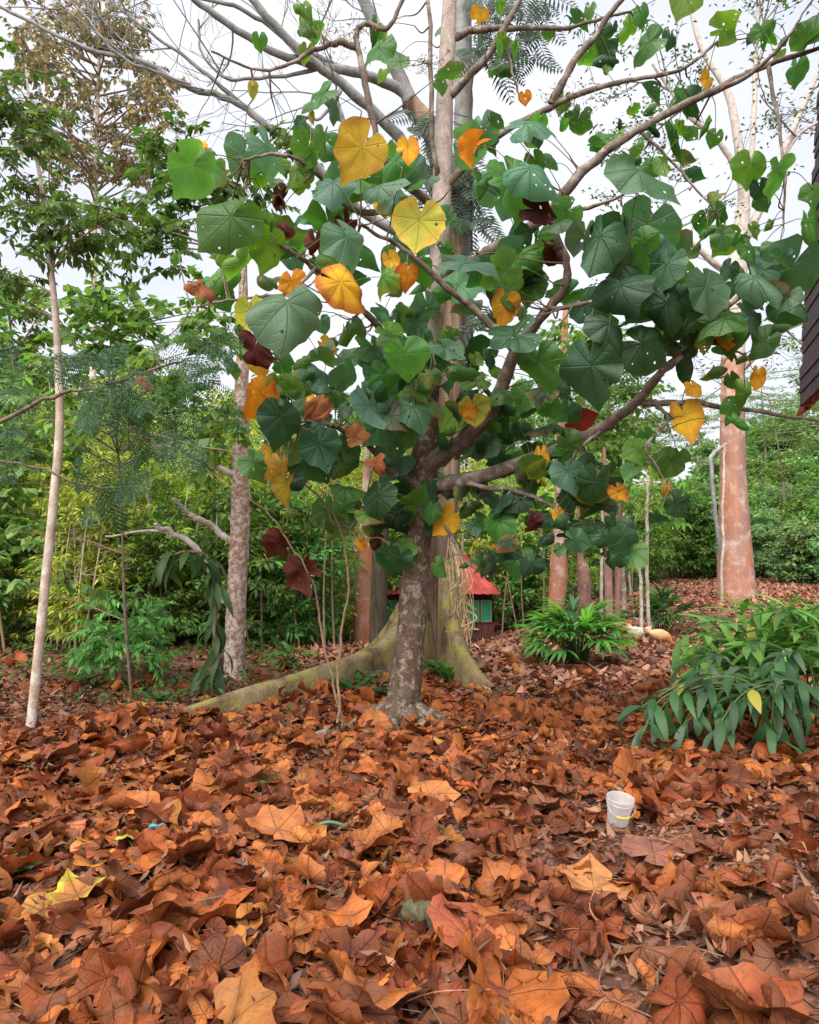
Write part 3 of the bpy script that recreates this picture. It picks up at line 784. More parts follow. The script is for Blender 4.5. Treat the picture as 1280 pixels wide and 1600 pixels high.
    CL = [(430, 250, 70, 50, 8, 6.0, 65, 'gtl'), (470, 330, 80, 60, 12, 5.9, 75, 'gtl'), (560, 420, 80, 70, 14, 5.9, 72, 'gtl'), (400, 440, 60, 60, 7, 5.8, 70, 'gl'), (460, 560, 70, 60, 12, 6.0, 60, 'gtl'),
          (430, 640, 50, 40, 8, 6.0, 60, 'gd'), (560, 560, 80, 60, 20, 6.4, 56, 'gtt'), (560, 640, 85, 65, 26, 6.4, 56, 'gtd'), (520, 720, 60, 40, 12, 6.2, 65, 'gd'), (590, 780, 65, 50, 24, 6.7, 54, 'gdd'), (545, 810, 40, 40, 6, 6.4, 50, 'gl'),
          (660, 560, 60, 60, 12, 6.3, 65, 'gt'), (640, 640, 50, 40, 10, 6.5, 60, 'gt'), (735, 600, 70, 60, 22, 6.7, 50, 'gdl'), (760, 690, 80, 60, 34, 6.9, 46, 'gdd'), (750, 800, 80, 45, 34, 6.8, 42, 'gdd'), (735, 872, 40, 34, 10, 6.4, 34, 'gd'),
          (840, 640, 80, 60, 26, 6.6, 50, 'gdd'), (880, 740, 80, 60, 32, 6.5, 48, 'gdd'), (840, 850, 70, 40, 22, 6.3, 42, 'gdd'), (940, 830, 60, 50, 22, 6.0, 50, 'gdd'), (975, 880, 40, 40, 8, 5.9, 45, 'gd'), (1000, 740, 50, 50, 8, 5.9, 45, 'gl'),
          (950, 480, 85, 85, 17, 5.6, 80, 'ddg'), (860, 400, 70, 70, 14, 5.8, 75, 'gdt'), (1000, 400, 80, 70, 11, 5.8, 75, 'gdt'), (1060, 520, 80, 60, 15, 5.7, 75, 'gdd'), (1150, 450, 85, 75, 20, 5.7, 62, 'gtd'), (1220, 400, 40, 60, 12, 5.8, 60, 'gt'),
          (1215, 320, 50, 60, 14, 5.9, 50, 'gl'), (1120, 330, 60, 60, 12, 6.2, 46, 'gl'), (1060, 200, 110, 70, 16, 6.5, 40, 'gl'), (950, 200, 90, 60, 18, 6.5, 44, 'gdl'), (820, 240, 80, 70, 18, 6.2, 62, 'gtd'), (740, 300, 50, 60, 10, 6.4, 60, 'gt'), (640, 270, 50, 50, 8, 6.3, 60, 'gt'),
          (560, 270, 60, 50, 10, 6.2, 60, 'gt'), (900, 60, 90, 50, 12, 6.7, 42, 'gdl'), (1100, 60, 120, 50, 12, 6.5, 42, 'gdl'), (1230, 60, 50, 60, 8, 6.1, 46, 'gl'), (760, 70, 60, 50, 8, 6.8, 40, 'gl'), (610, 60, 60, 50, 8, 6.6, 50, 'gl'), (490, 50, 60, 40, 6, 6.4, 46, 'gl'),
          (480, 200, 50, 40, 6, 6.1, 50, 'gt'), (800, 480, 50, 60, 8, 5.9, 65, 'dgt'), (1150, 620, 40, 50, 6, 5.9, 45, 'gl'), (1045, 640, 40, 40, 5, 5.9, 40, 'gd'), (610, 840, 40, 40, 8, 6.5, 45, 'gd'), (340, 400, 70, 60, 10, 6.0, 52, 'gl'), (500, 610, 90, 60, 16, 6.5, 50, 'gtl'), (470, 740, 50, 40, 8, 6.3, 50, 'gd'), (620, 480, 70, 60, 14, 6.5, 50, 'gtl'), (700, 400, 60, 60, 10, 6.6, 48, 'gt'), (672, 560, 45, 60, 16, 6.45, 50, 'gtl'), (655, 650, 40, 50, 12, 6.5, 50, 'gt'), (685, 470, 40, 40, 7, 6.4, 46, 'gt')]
    BP = np.array([b[0] for b in BR]); BRad = np.array([b[1] for b in BR])
    leaves = []
    camp = np.array([0, 0, CAM_H])

    def orient(ctr, ang, up, side):
        tc_ = unit(camp - ctr); right = unit(np.cross(np.array([0, 0, 1.0]), -tc_)) * -1
        right = unit(np.cross(-tc_, np.array([0, 0, 1.0])))
        upv = np.cross(right, -tc_)
        tip = right * math.cos(math.radians(ang)) + upv * math.sin(math.radians(ang))
        perp = -right * math.sin(math.radians(ang)) + upv * math.cos(math.radians(ang))
        n = unit(tc_ + np.array([0, 0, 1.0]) * up + perp * side)
        # keep the leaf's outline but tip it with the normal
        R = frame(tip - n * np.dot(tip, n), n)
        return R
    for px, py, s, d, c, ang, up, side, curl in FEAT:
        ctr = P(px, py, d); S = 0.81 * s * d / F_PX
        R = orient(ctr, ang + rg.normal(0, 6), up * 1.25 + rg.normal(0, .2), side * 2.0 + rg.normal(0, .3))
        leaves.append((S, s, c, R, ctr - R[:, 1] * 0.10 * S, curl * (1.7 if c in 'bm' else 0.9) + .12, True))
    extra = 'yyoomb'
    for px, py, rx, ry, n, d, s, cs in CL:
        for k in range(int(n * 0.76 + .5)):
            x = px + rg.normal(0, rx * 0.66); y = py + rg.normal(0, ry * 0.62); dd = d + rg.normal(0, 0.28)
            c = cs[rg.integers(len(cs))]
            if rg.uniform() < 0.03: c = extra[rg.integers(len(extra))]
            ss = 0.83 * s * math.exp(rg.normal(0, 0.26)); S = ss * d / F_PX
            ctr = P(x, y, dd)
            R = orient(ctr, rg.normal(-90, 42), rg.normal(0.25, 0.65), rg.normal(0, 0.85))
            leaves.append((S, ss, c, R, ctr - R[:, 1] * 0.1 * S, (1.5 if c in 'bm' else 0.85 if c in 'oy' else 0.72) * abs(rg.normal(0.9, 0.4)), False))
    order = sorted(range(len(leaves)), key=lambda i: -(leaves[i][1] + (400 if leaves[i][6] else 0)))
    top = set(order[:298])
    gr = Geo(); gt = Geo()
    for i, (S, s, c, R, b, curl, ft) in enumerate(leaves):
        # petiole joins the nearest limb
        dd = np.linalg.norm(BP - b, axis=1) + 0.25 * np.maximum(0, BP[:, 2] - b[2])
        j = int(np.argmin(dd)); bp_ = BP[j]; v = b - bp_; dist = np.linalg.norm(v)
        g = Geo() if i in top else gr
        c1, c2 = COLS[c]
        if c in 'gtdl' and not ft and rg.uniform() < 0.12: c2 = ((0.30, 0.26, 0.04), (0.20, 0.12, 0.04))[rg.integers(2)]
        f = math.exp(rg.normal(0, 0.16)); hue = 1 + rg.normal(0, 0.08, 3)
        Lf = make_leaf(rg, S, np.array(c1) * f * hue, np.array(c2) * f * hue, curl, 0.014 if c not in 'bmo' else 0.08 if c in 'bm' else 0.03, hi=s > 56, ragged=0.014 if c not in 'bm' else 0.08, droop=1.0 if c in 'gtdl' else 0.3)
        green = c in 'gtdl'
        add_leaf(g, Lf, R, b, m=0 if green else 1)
        pc = (0.10, 0.13, 0.04) if green else (0.20, 0.12, 0.04)
        pl = min(dist, 0.30 + 0.2 * rg.uniform())
        k = 1 - pl / max(dist, 1e-6)
        kn = bp_ + v * k + np.array([0, 0, 0.10 * min(dist, 1.0) * (k if k > 0 else 0)])
        midp = (kn + b) / 2 + np.array([0, 0, 0.12 * pl]) + rg.normal(0, 0.015, 3)
        tube(g, smooth_path(np.array([kn, midp, b]), 4), np.linspace(0.0042, 0.0026, 9), 5, pc, m=2, cap=False)
        if k > 0.02:
            md = (bp_ + kn) / 2 + rg.normal(0, 0.03, 3) + np.array([0, 0, -0.03])
            tube(gt, smooth_path(np.array([bp_, md, kn]), 4), np.linspace(min(0.010, BRad[j] * 0.8), 0.005, 9), 5, (0.13, 0.09, 0.06), cap=False)
        if i in top:
            lab = {'y': 'yellow leaf', 'yg': 'yellowing veined leaf', 'yb': 'yellow leaf browning at its edge', 'o': 'orange leaf', 'b': 'dry brown curled leaf', 'm': 'dry dark maroon leaf', 'r': 'dark red leaf'}.get(c)
            part(g, 'leaf', [M_BALSA, M_BALSADRY, M_STEM], root, origin=b, label=lab)
    part(gr, 'foliage', [M_BALSA, M_BALSADRY, M_STEM], root, kind='stuff')
    part(gt, 'twigs', M_STEM, root, kind='stuff')


build_balsa()

# ------------------------------------------------------------------ buttressed tree behind it
def ridge_wall(g, pts, top_r, base_w, sink=0.12):
    """a buttress: ridge polyline (world), rounded crest, faces widening to the ground"""
    p = smooth_path(np.array(pts), 6); n = len(p)
    t = unit(np.gradient(p[:, :2], axis=0)); s = np.stack([t[:, 1], -t[:, 0], np.zeros(n)], 1)
    rows = []
    tr = np.interp(np.linspace(0, 1, n), np.linspace(0, 1, len(top_r)), top_r)
    bw = np.interp(np.linspace(0, 1, n), np.linspace(0, 1, len(base_w)), base_w)
    for i in range(n):
        zb = float(gz(p[i, 0], p[i, 1])) - sink; h = max(p[i, 2] - zb, 0.05)
        prof = [(-bw[i], 0.0), (-(bw[i] * .45 + tr[i] * .55), 0.28 * h), (-tr[i], 0.62 * h), (-tr[i] * 1.0, h - tr[i] * 0.7), (-tr[i] * .6, h - tr[i] * .15), (0, h),
                (tr[i] * .6, h - tr[i] * .15), (tr[i], h - tr[i] * 0.7), (tr[i], 0.62 * h), (bw[i] * .45 + tr[i] * .55, 0.28 * h), (bw[i], 0.0)]
        row = []
        for k, (o_, z_) in enumerate(prof):
            wv = 0.02 * math.sin(9 * i / n * 3 + k) + rng.normal(0, 0.006)
            row.append(np.array([p[i, 0], p[i, 1], zb + z_]) + s[i] * (o_ + wv * (0.4 if 3 <= k <= 7 else 1)))
        rows.append(row)
    V = np.array(rows).reshape(-1, 3); m = 11
    i = np.arange(n - 1)[:, None] * m; j = np.arange(m - 1)[None, :]
    f = np.stack([i + j, i + m + j, i + m + j + 1, i + j + 1], -1).reshape(-1, 4)
    g.add(V, f)
    g.add(np.array(rows[-1]), np.array([[0, k, k + 1] for k in range(1, 10)]))


def fork(g, rg, p0, d0, ln, r0, depth, out=None, up=0.15, spread=0.55, seg=6, minr=0.003, kids=3):
    """bare recursive limb; collects tip points in out"""
    pts = [np.array(p0, float)]; d = unit(d0)
    for k in range(seg):
        d = unit(d + rg.normal(0, 0.13, 3) + np.array([0, 0, up * 0.12]))
        pts.append(pts[-1] + d * ln / seg)
    pts = np.array(pts)
    tube(g, pts, np.linspace(r0, max(r0 * 0.45, minr), len(pts)), 6 if r0 > 0.02 else 4, cap=False)
    if out is not None and depth <= 1:
        for q in pts[2:]: out.append((q, d))
    if depth > 0:
        for c in range(kids):
            i = rg.integers(2, seg + 1); nd = unit(d + rg.normal(0, spread, 3))
            fork(g, rg, pts[i], nd, ln * rg.uniform(0.45, 0.7), max(r0 * 0.5, minr), depth - 1, out, up, spread, max(3, seg - 1), minr, kids)


def limb_px(g, pts, w0, w1, ns=9):
    pp = smooth_path(pxpath(pts), 6); n = len(pp)
    off = np.cumsum(rng.normal(0, 0.01, (n, 3)), 0); off -= np.linspace(0, 1, n)[:, None] * off[-1]
    pp = pp + off
    tube(g, pp, np.linspace(w0, w1, n) * pp[:, 1] / F_PX / 2, ns, wob=0.03)
    return pp


def build_ceiba():
    rg = np.random.default_rng(9)
    base = G_(690, 10.3)
    root = thing('buttress_tree', 'huge buttressed tree with mossy plank roots, directly behind the central tree', 'tree', base)
    path = pxpath([(672, 1060, 10.3), (674, 960, 10.3), (684, 860, 10.3), (692, 700, 10.3), (698, 560, 10.3), (702, 420, 10.3), (698, 300, 10.3), (680, 215, 10.3), (640, 160, 10.3)])
    w = [56, 56, 58, 56, 52, 50, 46, 36, 30]
    sp_ = smooth_path(path, 6); rr = np.interp(np.linspace(0, 1, len(sp_)), np.linspace(0, 1, len(w)), np.array(w) * 10.3 / F_PX / 2)
    g = Geo(); ns = 22
    tube(g, sp_, rr, ns, wob=0.015)
    # fluting
    V = g.V[0].reshape(len(sp_), ns, 3); a = np.arange(ns) * 2 * math.pi / ns
    fl = (0.13 * np.cos(5 * a + 0.6) + 0.05 * np.cos(11 * a))[None, :] * sm(60, 0, np.arange(len(sp_)) * 60 / len(sp_))[:, None]
    V += (V - sp_[:, None, :]) * fl[..., None]
    part(g, 'trunk', M_CEIBAUP, root)
    for pts, tr, bw in (
        ([(668, 850, 10.2), (650, 915, 10.0), (625, 965, 9.6), (598, 1001, 9.2), (555, 1022, 8.6), (495, 1041, 8.1), (430, 1061, 7.75), (360, 1081, 7.4), (270, 1112, 7.1)], [.10, .11, .10, .10, .09, .085, .08, .07, .05], [.28, .26, .24, .22, .2, .18, .16, .13, .08]),
        ([(696, 870, 10.0), (702, 935, 9.7), (711, 978, 9.4), (724, 1012, 9.1), (746, 1046, 8.8), (785, 1085, 8.4)], [.085, .085, .085, .08, .07, .045], [.15, .15, .14, .13, .12, .06]),
        ([(660, 880, 10.5), (600, 985, 11.2), (560, 1020, 11.9)], [.10, .09, .05], [.25, .2, .08])):
        g = Geo(); ridge_wall(g, pxpath(pts), tr, bw)
        part(g, 'buttress', M_CEIBA, root)
    # second stem, darker
    g = Geo(); limb_px(g, [(716, 640, 10.6), (722, 470, 10.6), (726, 300, 10.6), (727, 150, 10.6), (724, 60, 10.6), (730, -80, 10.6)], 36, 26, 12)
    part(g, 'second_stem', M_GREYBR, root)
    # big grey limbs to the left
    limbs = [([(640, 160, 10.3), (612, 90, 10.2), (585, 30, 10.1), (540, -60, 10.0)], 24, 18),
             ([(648, 170, 10.3), (620, 138, 10.2), (560, 118, 9.9), (500, 106, 9.6), (440, 88, 9.3), (340, 28, 9.0), (280, -20, 8.8)], 20, 9),
             ([(700, 330, 10.3), (640, 240, 10.2), (580, 178, 9.9), (520, 124, 9.6), (462, 76, 9.3), (395, 4, 9.0), (360, -40, 9.0)], 20, 11),
             ([(700, 400, 10.3), (560, 330, 9.8), (462, 230, 9.3), (415, 192, 9.1), (370, 156, 9.0), (300, 133, 8.8), (215, 92, 8.6), (120, 66, 8.5), (-30, -10, 8.4)], 17, 5),
             ([(560, 118, 9.9), (470, 78, 9.6), (400, 30, 9.4), (330, 5, 9.3), (250, -10, 9.3)], 10, 5),
             ([(370, 156, 9.0), (300, 100, 8.8), (235, 50, 8.7), (160, -10, 8.6)], 8, 3),
             ([(300, 133, 8.8), (215, 98, 8.6), (160, 50, 8.5), (100, -10, 8.5)], 6, 3),
             ([(540, 200, 9.7), (520, 150, 9.6), (525, 140, 9.6), (497, 180, 9.5), (470, 182, 9.5)], 9, 4),
             ([(500, 106, 9.6), (420, 120, 9.4), (360, 125, 9.2), (320, 85, 9.1), (310, 30, 9.0)], 7, 3)]
    for pts, a, b in limbs:
        g = Geo(); pp = limb_px(g, pts, a, b, 10)
        part(g, 'limb', M_GREYBR, root)
    gt = Geo()
    for pts, a, b in limbs:
        pp = smooth_path(pxpath(pts), 4)
        for q in range(4):
            i = rg.integers(len(pp) // 3, len(pp))
            d = unit(pp[min(i, len(pp) - 1)] - pp[max(i - 2, 0)])
            fork(gt, rg, pp[i], unit(d + rg.normal(0, 0.6, 3) + np.array([0, 0, 0.15])), rg.uniform(0.7, 1.5), 0.013, 2, None, 0.3, 0.5, 6, 0.0028, 3)
    part(gt, 'twigs', M_GREYBR, root, kind='stuff')
    # straw-coloured aerial roots hanging down the right side
    vine = thing('hanging_roots', 'straw-coloured aerial roots hanging in a curtain down the buttressed trunk', 'roots', P(722, 900, 9.75))
    for k in range(60):
        x = rg.uniform(704, 732); y0 = rg.uniform(855, 920) + (x - 704) * 0.6; l = rg.uniform(50, 120)
        q = [P(x, y0, 9.75 + rg.normal(0, .08)), P(x + rg.normal(0, 5), y0 + l * .35, 9.6), P(x + rg.normal(2, 7), y0 + l * .7, 9.5), P(x + rg.normal(0, 10), y0 + l, 9.5)]
        q[0] = P(700 + (x - 704) * .5, y0 - 25, 9.9)
        g = Geo(); tube(g, smooth_path(np.array(q), 4), rg.uniform(0.003, 0.008), 5, jit((0.42, 0.32, 0.17), 1)[0])
        part(g, 'aerial_root', M_STEM, vine)
    # dark pinnate climber on the trunks
    cl = thing('climbing_vine', 'dark green climber with feathery leaves hanging from the upper trunk', 'climbing plant', P(728, 470, 10.2))
    g = Geo(); pp = smooth_path(pxpath([(730, 690, 10.0), (738, 520, 10.15), (736, 300, 10.2), (735, 150, 10.25), (760, 30, 10.2), (800, -20, 10.1)]), 8)
    tube(g, pp, 0.018, 6, (0.10, 0.08, 0.05)); part(g, 'stem', M_STEM, cl)
    for k in range(120):
        zone = rg.uniform()
        if zone < 0.45: b = P(rg.uniform(735, 850), rg.uniform(-20, 95), 10.1 + rg.normal(0, .2))
        elif zone < 0.8: b = P(738 + rg.normal(8, 14), rg.uniform(200, 520), 10.05 + rg.normal(0, .1))
        else: b = P(rg.uniform(640, 720), rg.uniform(170, 330), 10.1)
        b0 = pp[np.argmin(np.linalg.norm(pp - b, axis=1))]
        a = rg.uniform(-1, 1); g = Geo()
        dr = unit(np.array([a * .8, rg.normal(-.2, .3), -rg.uniform(.3, 1.1)])); ln = rg.uniform(0.35, 0.65)
        tube(g, np.array([b0, (b0 + b) / 2 + [0, 0, .05], b, b + dr * ln]), 0.004, 4, (0.05, 0.07, 0.03), cap=False)
        s = unit(np.cross(dr, [0, -1, 0.2])); nl = 9
        for q in range(nl):
            t = (q + .5) / nl
            for sg in (-1, 1):
                blade(g, b + dr * ln * t, unit(s * sg + dr * .5), unit(np.array([0, -1, .3])), ln * .36 * math.sin(math.pi * (0.25 + .7 * t)), 0.035, jit((0.022, 0.058, 0.026), 1)[0], nst=3, bend=.25)
        part(g, 'leaf', M_GLOSS, cl)


build_ceiba()


# ------------------------------------------------------------------ slender trees left
def trunk_px(pts, w, mat, root, ns=12, wob=0.02, name='trunk'):
    p = smooth_path(pxpath(pts), 7); ws = np.interp(np.linspace(0, 1, len(p)), np.linspace(0, 1, len(w)), w)
    g = Geo(); tube(g, p, ws * p[:, 1] / F_PX / 2 * (1 + 0.02 * rng.standard_normal(len(p))), ns, wob=wob)
    part(g, name, mat, root)
    return p


def sprays(g, gt, rg, centers, n, leaf_l, leaf_w, pal, spread, droop=0.5, root_pts=None):
    """leafy sprays round centres: a twig with alternating leaves"""
    for c in centers:
        c = np.array(c, float)
        for k in range(n):
            d = unit(rg.normal(0, 1, 3) * [1, 1, .55] + [0, 0, .1]); l = spread * rg.uniform(.5, 1.2)
            p0 = c + rg.normal(0, spread * .25, 3)
            m = 7
            t = np.linspace(0.15, 1, m)
            pts = p0 + d * l * t[:, None] + np.array([0, 0, -1]) * (droop * .25 * l * t ** 2)[:, None]
            tube(gt, np.vstack([p0, pts[[2, 4, 6]]]), np.linspace(0.006, 0.002, 4), 4, (0.15, 0.11, 0.07), cap=False)
            pp = np.repeat(pts, 2, 0); sgn = np.tile([1, -1], m)
            s = unit(np.cross(d, [0, 0, 1.0]))
            dr = d * .6 + s * sgn[:, None] * .8 + rg.normal(0, .25, (2 * m, 3)) + np.array([0, 0, -droop])
            nr = np.array([0, 0, 1.0]) + rg.normal(0, .45, (2 * m, 3))
            ll = leaf_l * rg.uniform(.6, 1.25, 2 * m)
            batch(g, pp, dr, nr, ll, ll * leaf_w, pal[rg.integers(0, len(pal), 2 * m)] * np.exp(rg.normal(0, .2, (2 * m, 1))), bend=.2)


PAL_DK = np.array([(0.025, 0.060, 0.018), (0.035, 0.080, 0.022), (0.045, 0.10, 0.025), (0.06, 0.12, 0.03)]) * np.array([1.7, 1.45, 1.4])
PAL_MD = np.array([(0.05, 0.12, 0.025), (0.07, 0.16, 0.03), (0.04, 0.10, 0.025), (0.10, 0.20, 0.035)]) * np.array([2.3, 1.85, 2.3])
PAL_LT = np.array([(0.10, 0.21, 0.035), (0.14, 0.27, 0.045), (0.08, 0.17, 0.03), (0.19, 0.30, 0.05)]) * 1.3
PAL_OL = np.array([(0.16, 0.13, 0.04), (0.24, 0.15, 0.06), (0.11, 0.10, 0.035), (0.30, 0.17, 0.07), (0.10, 0.08, 0.06)]) * np.array([1.3, 1.45, 2.6])


def limbs_to(g, trunk, targets, r0=0.02, rg=None):
    """thin branches from the trunk polyline to every leafy centre"""
    for c in targets:
        c = np.array(c)
        d = np.linalg.norm(trunk - c, axis=1) + np.maximum(0, trunk[:, 2] - c[2] + 0.2) * 1.5
        p0 = trunk[int(np.argmin(d))]
        m = (p0 + c) / 2 + np.array([0, 0, 0.08]) + rng.normal(0, .05, 3)
        pp = smooth_path(np.array([p0, m, c]), 5)
        tube(g, pp, np.linspace(r0, r0 * .3, len(pp)), 6, (0.22, 0.16, 0.11), cap=False)


def build_left_trees():
    rg = np.random.default_rng(31)
    # thin pale trunk, far left
    root = thing('slender_tree', 'thin pale-trunked tree at the far left edge of the leaf drift', 'tree', G_(48, 6.45))
    tp = trunk_px([(46, 1165, 6.45), (50, 1120, 6.45), (62, 1000, 6.45), (77, 850, 6.45), (92, 690, 6.45), (92, 590, 6.45), (84, 460, 6.45), (72, 375, 6.45), (66, 300, 6.5), (50, 200, 6.5), (40, 100, 6.5)], [17, 15, 14, 14, 13, 12, 10, 9, 7, 5, 3], M_THIN, root, 10)
    g = Geo(); gt = Geo(); C = []
    for px, py, rx, ry, n in ((40, 190, 60, 70, 16), (70, 330, 90, 70, 18), (180, 340, 60, 40, 8), (20, 440, 30, 30, 4)):
        for k in range(n): C.append(P(px + rg.normal(0, rx * .55), py + rg.normal(0, ry * .55), 6.4 + rg.normal(0, .35)))
    sprays(g, gt, rg, C, 4, 0.115, .38, PAL_DK * 1.15, .34, .45)
    limbs_to(gt, tp, C[::2], 0.013)
    part(g, 'crown', M_FOLI2, root); part(gt, 'twigs', M_STEM, root, kind='stuff')
    # mottled trunk with pruned limbs
    root = thing('mottled_tree', 'pale mottled trunk with three lopped bare limbs reaching left', 'tree', G_(366, 9.3))
    tp = trunk_px([(366, 1072, 9.3), (366, 1040, 9.3), (369, 950, 9.3), (375, 830, 9.3), (377, 690, 9.3), (378, 580, 9.3), (380, 480, 9.3), (380, 380, 9.3), (378, 300, 9.3)], [46, 32, 30, 30, 26, 21, 15, 11, 7], M_MOTTLE, root, 14)
    for pts, a, b in (([(364, 848, 9.3), (345, 832, 9.2), (318, 815, 9.1), (295, 803, 9.0), (270, 780, 8.9)], 11, 7), ([(356, 942, 9.25), (345, 915, 9.15), (325, 882, 9.05), (290, 852, 8.95), (265, 836, 8.9), (243, 818, 8.8)], 13, 7),
                      ([(266, 836, 8.9), (220, 834, 8.9), (165, 838, 8.85)], 5, 3), ([(372, 748, 9.3), (345, 728, 9.2), (315, 716, 9.1), (280, 702, 9.0), (245, 700, 8.9)], 12, 6)):
        g = Geo(); limb_px(g, pts, a, b, 9); part(g, 'branch', M_BARKP, root)
    g = Geo(); gt = Geo(); C = []
    for px, py, rx, ry, n in ((330, 300, 70, 50, 12), (250, 360, 70, 60, 16), (420, 260, 60, 60, 6), (250, 230, 50, 30, 6)):
        for k in range(n): C.append(P(px + rg.normal(0, rx * .55), py + rg.normal(0, ry * .55), 9.2 + rg.normal(0, .4)))
    sprays(g, gt, rg, C, 4, 0.16, .48, PAL_DK * 1.1, .45, .5); limbs_to(gt, tp, C[::2], 0.018)
    part(g, 'crown', M_FOLI2, root); part(gt, 'twigs', M_STEM, root, kind='stuff')
    # a low leafy tree in the left middle distance, at mid height
    root = thing('broad_leafed_sapling', 'bushy young tree with round mid-green leaves behind the far-left thin trunk', 'tree', G_(200, 8.2))
    tp = trunk_px([(205, 1085, 8.2), (195, 950, 8.2), (190, 800, 8.2), (180, 640, 8.2), (170, 500, 8.2)], [5, 5, 4, 4, 2], M_TWIG, root, 7)
    g = Geo(); gt = Geo(); C = []
    for px, py, rx, ry, n in ((190, 510, 70, 50, 14), (110, 620, 80, 50, 10), (320, 520, 50, 60, 10), (60, 700, 50, 60, 8), (280, 660, 60, 40, 8), (50, 860, 50, 50, 6), (130, 480, 60, 40, 8), (330, 640, 40, 40, 6)):
        for k in range(n): C.append(P(px + rg.normal(0, rx * .55), py + rg.normal(0, ry * .55), 8.0 + rg.normal(0, .5)))
    sprays(g, gt, rg, C, 3, 0.15, .62, PAL_MD, .38, .45); limbs_to(gt, tp, C[::2], 0.010)
    part(g, 'crown', M_FOLI2, root); part(gt, 'twigs', M_STEM, root, kind='stuff')
    # thin tree with olive, half-bare crown against the sky
    root = thing('olive_crowned_tree', 'tall thin white-stemmed tree with sparse olive-brown crown against the sky, top left', 'tree', G_(146, 17))
    tp = trunk_px([(140, 985, 17), (144, 700, 17), (147, 400, 17), (150, 270, 17), (153, 150, 17), (156, 40, 17), (156, -100, 17)], [14, 12, 9, 8, 6, 5, 2], M_BARKP, root, 8)
    g = Geo(); gt = Geo(); C = []
    for px, py, rx, ry, n in ((130, 30, 100, 55, 32), (60, 90, 60, 60, 16), (190, 60, 40, 60, 14), (130, 150, 80, 40, 16), (235, 165, 26, 40, 14), (150, 240, 90, 30, 24), (210, 255, 50, 40, 14), (80, 190, 40, 20, 7), (250, 130, 20, 30, 7)):
        for k in range(n): C.append(P(px + rg.normal(0, rx * .55), py + rg.normal(0, ry * .55), 17 + rg.normal(0, .9)))
    sprays(g, gt, rg, C, 4, 0.17, .5, PAL_OL, .55, .6); limbs_to(gt, tp, C[::2], 0.028)
    part(g, 'crown', M_FOLI2, root); part(gt, 'twigs', M_STEM, root, kind='stuff')


build_left_trees()


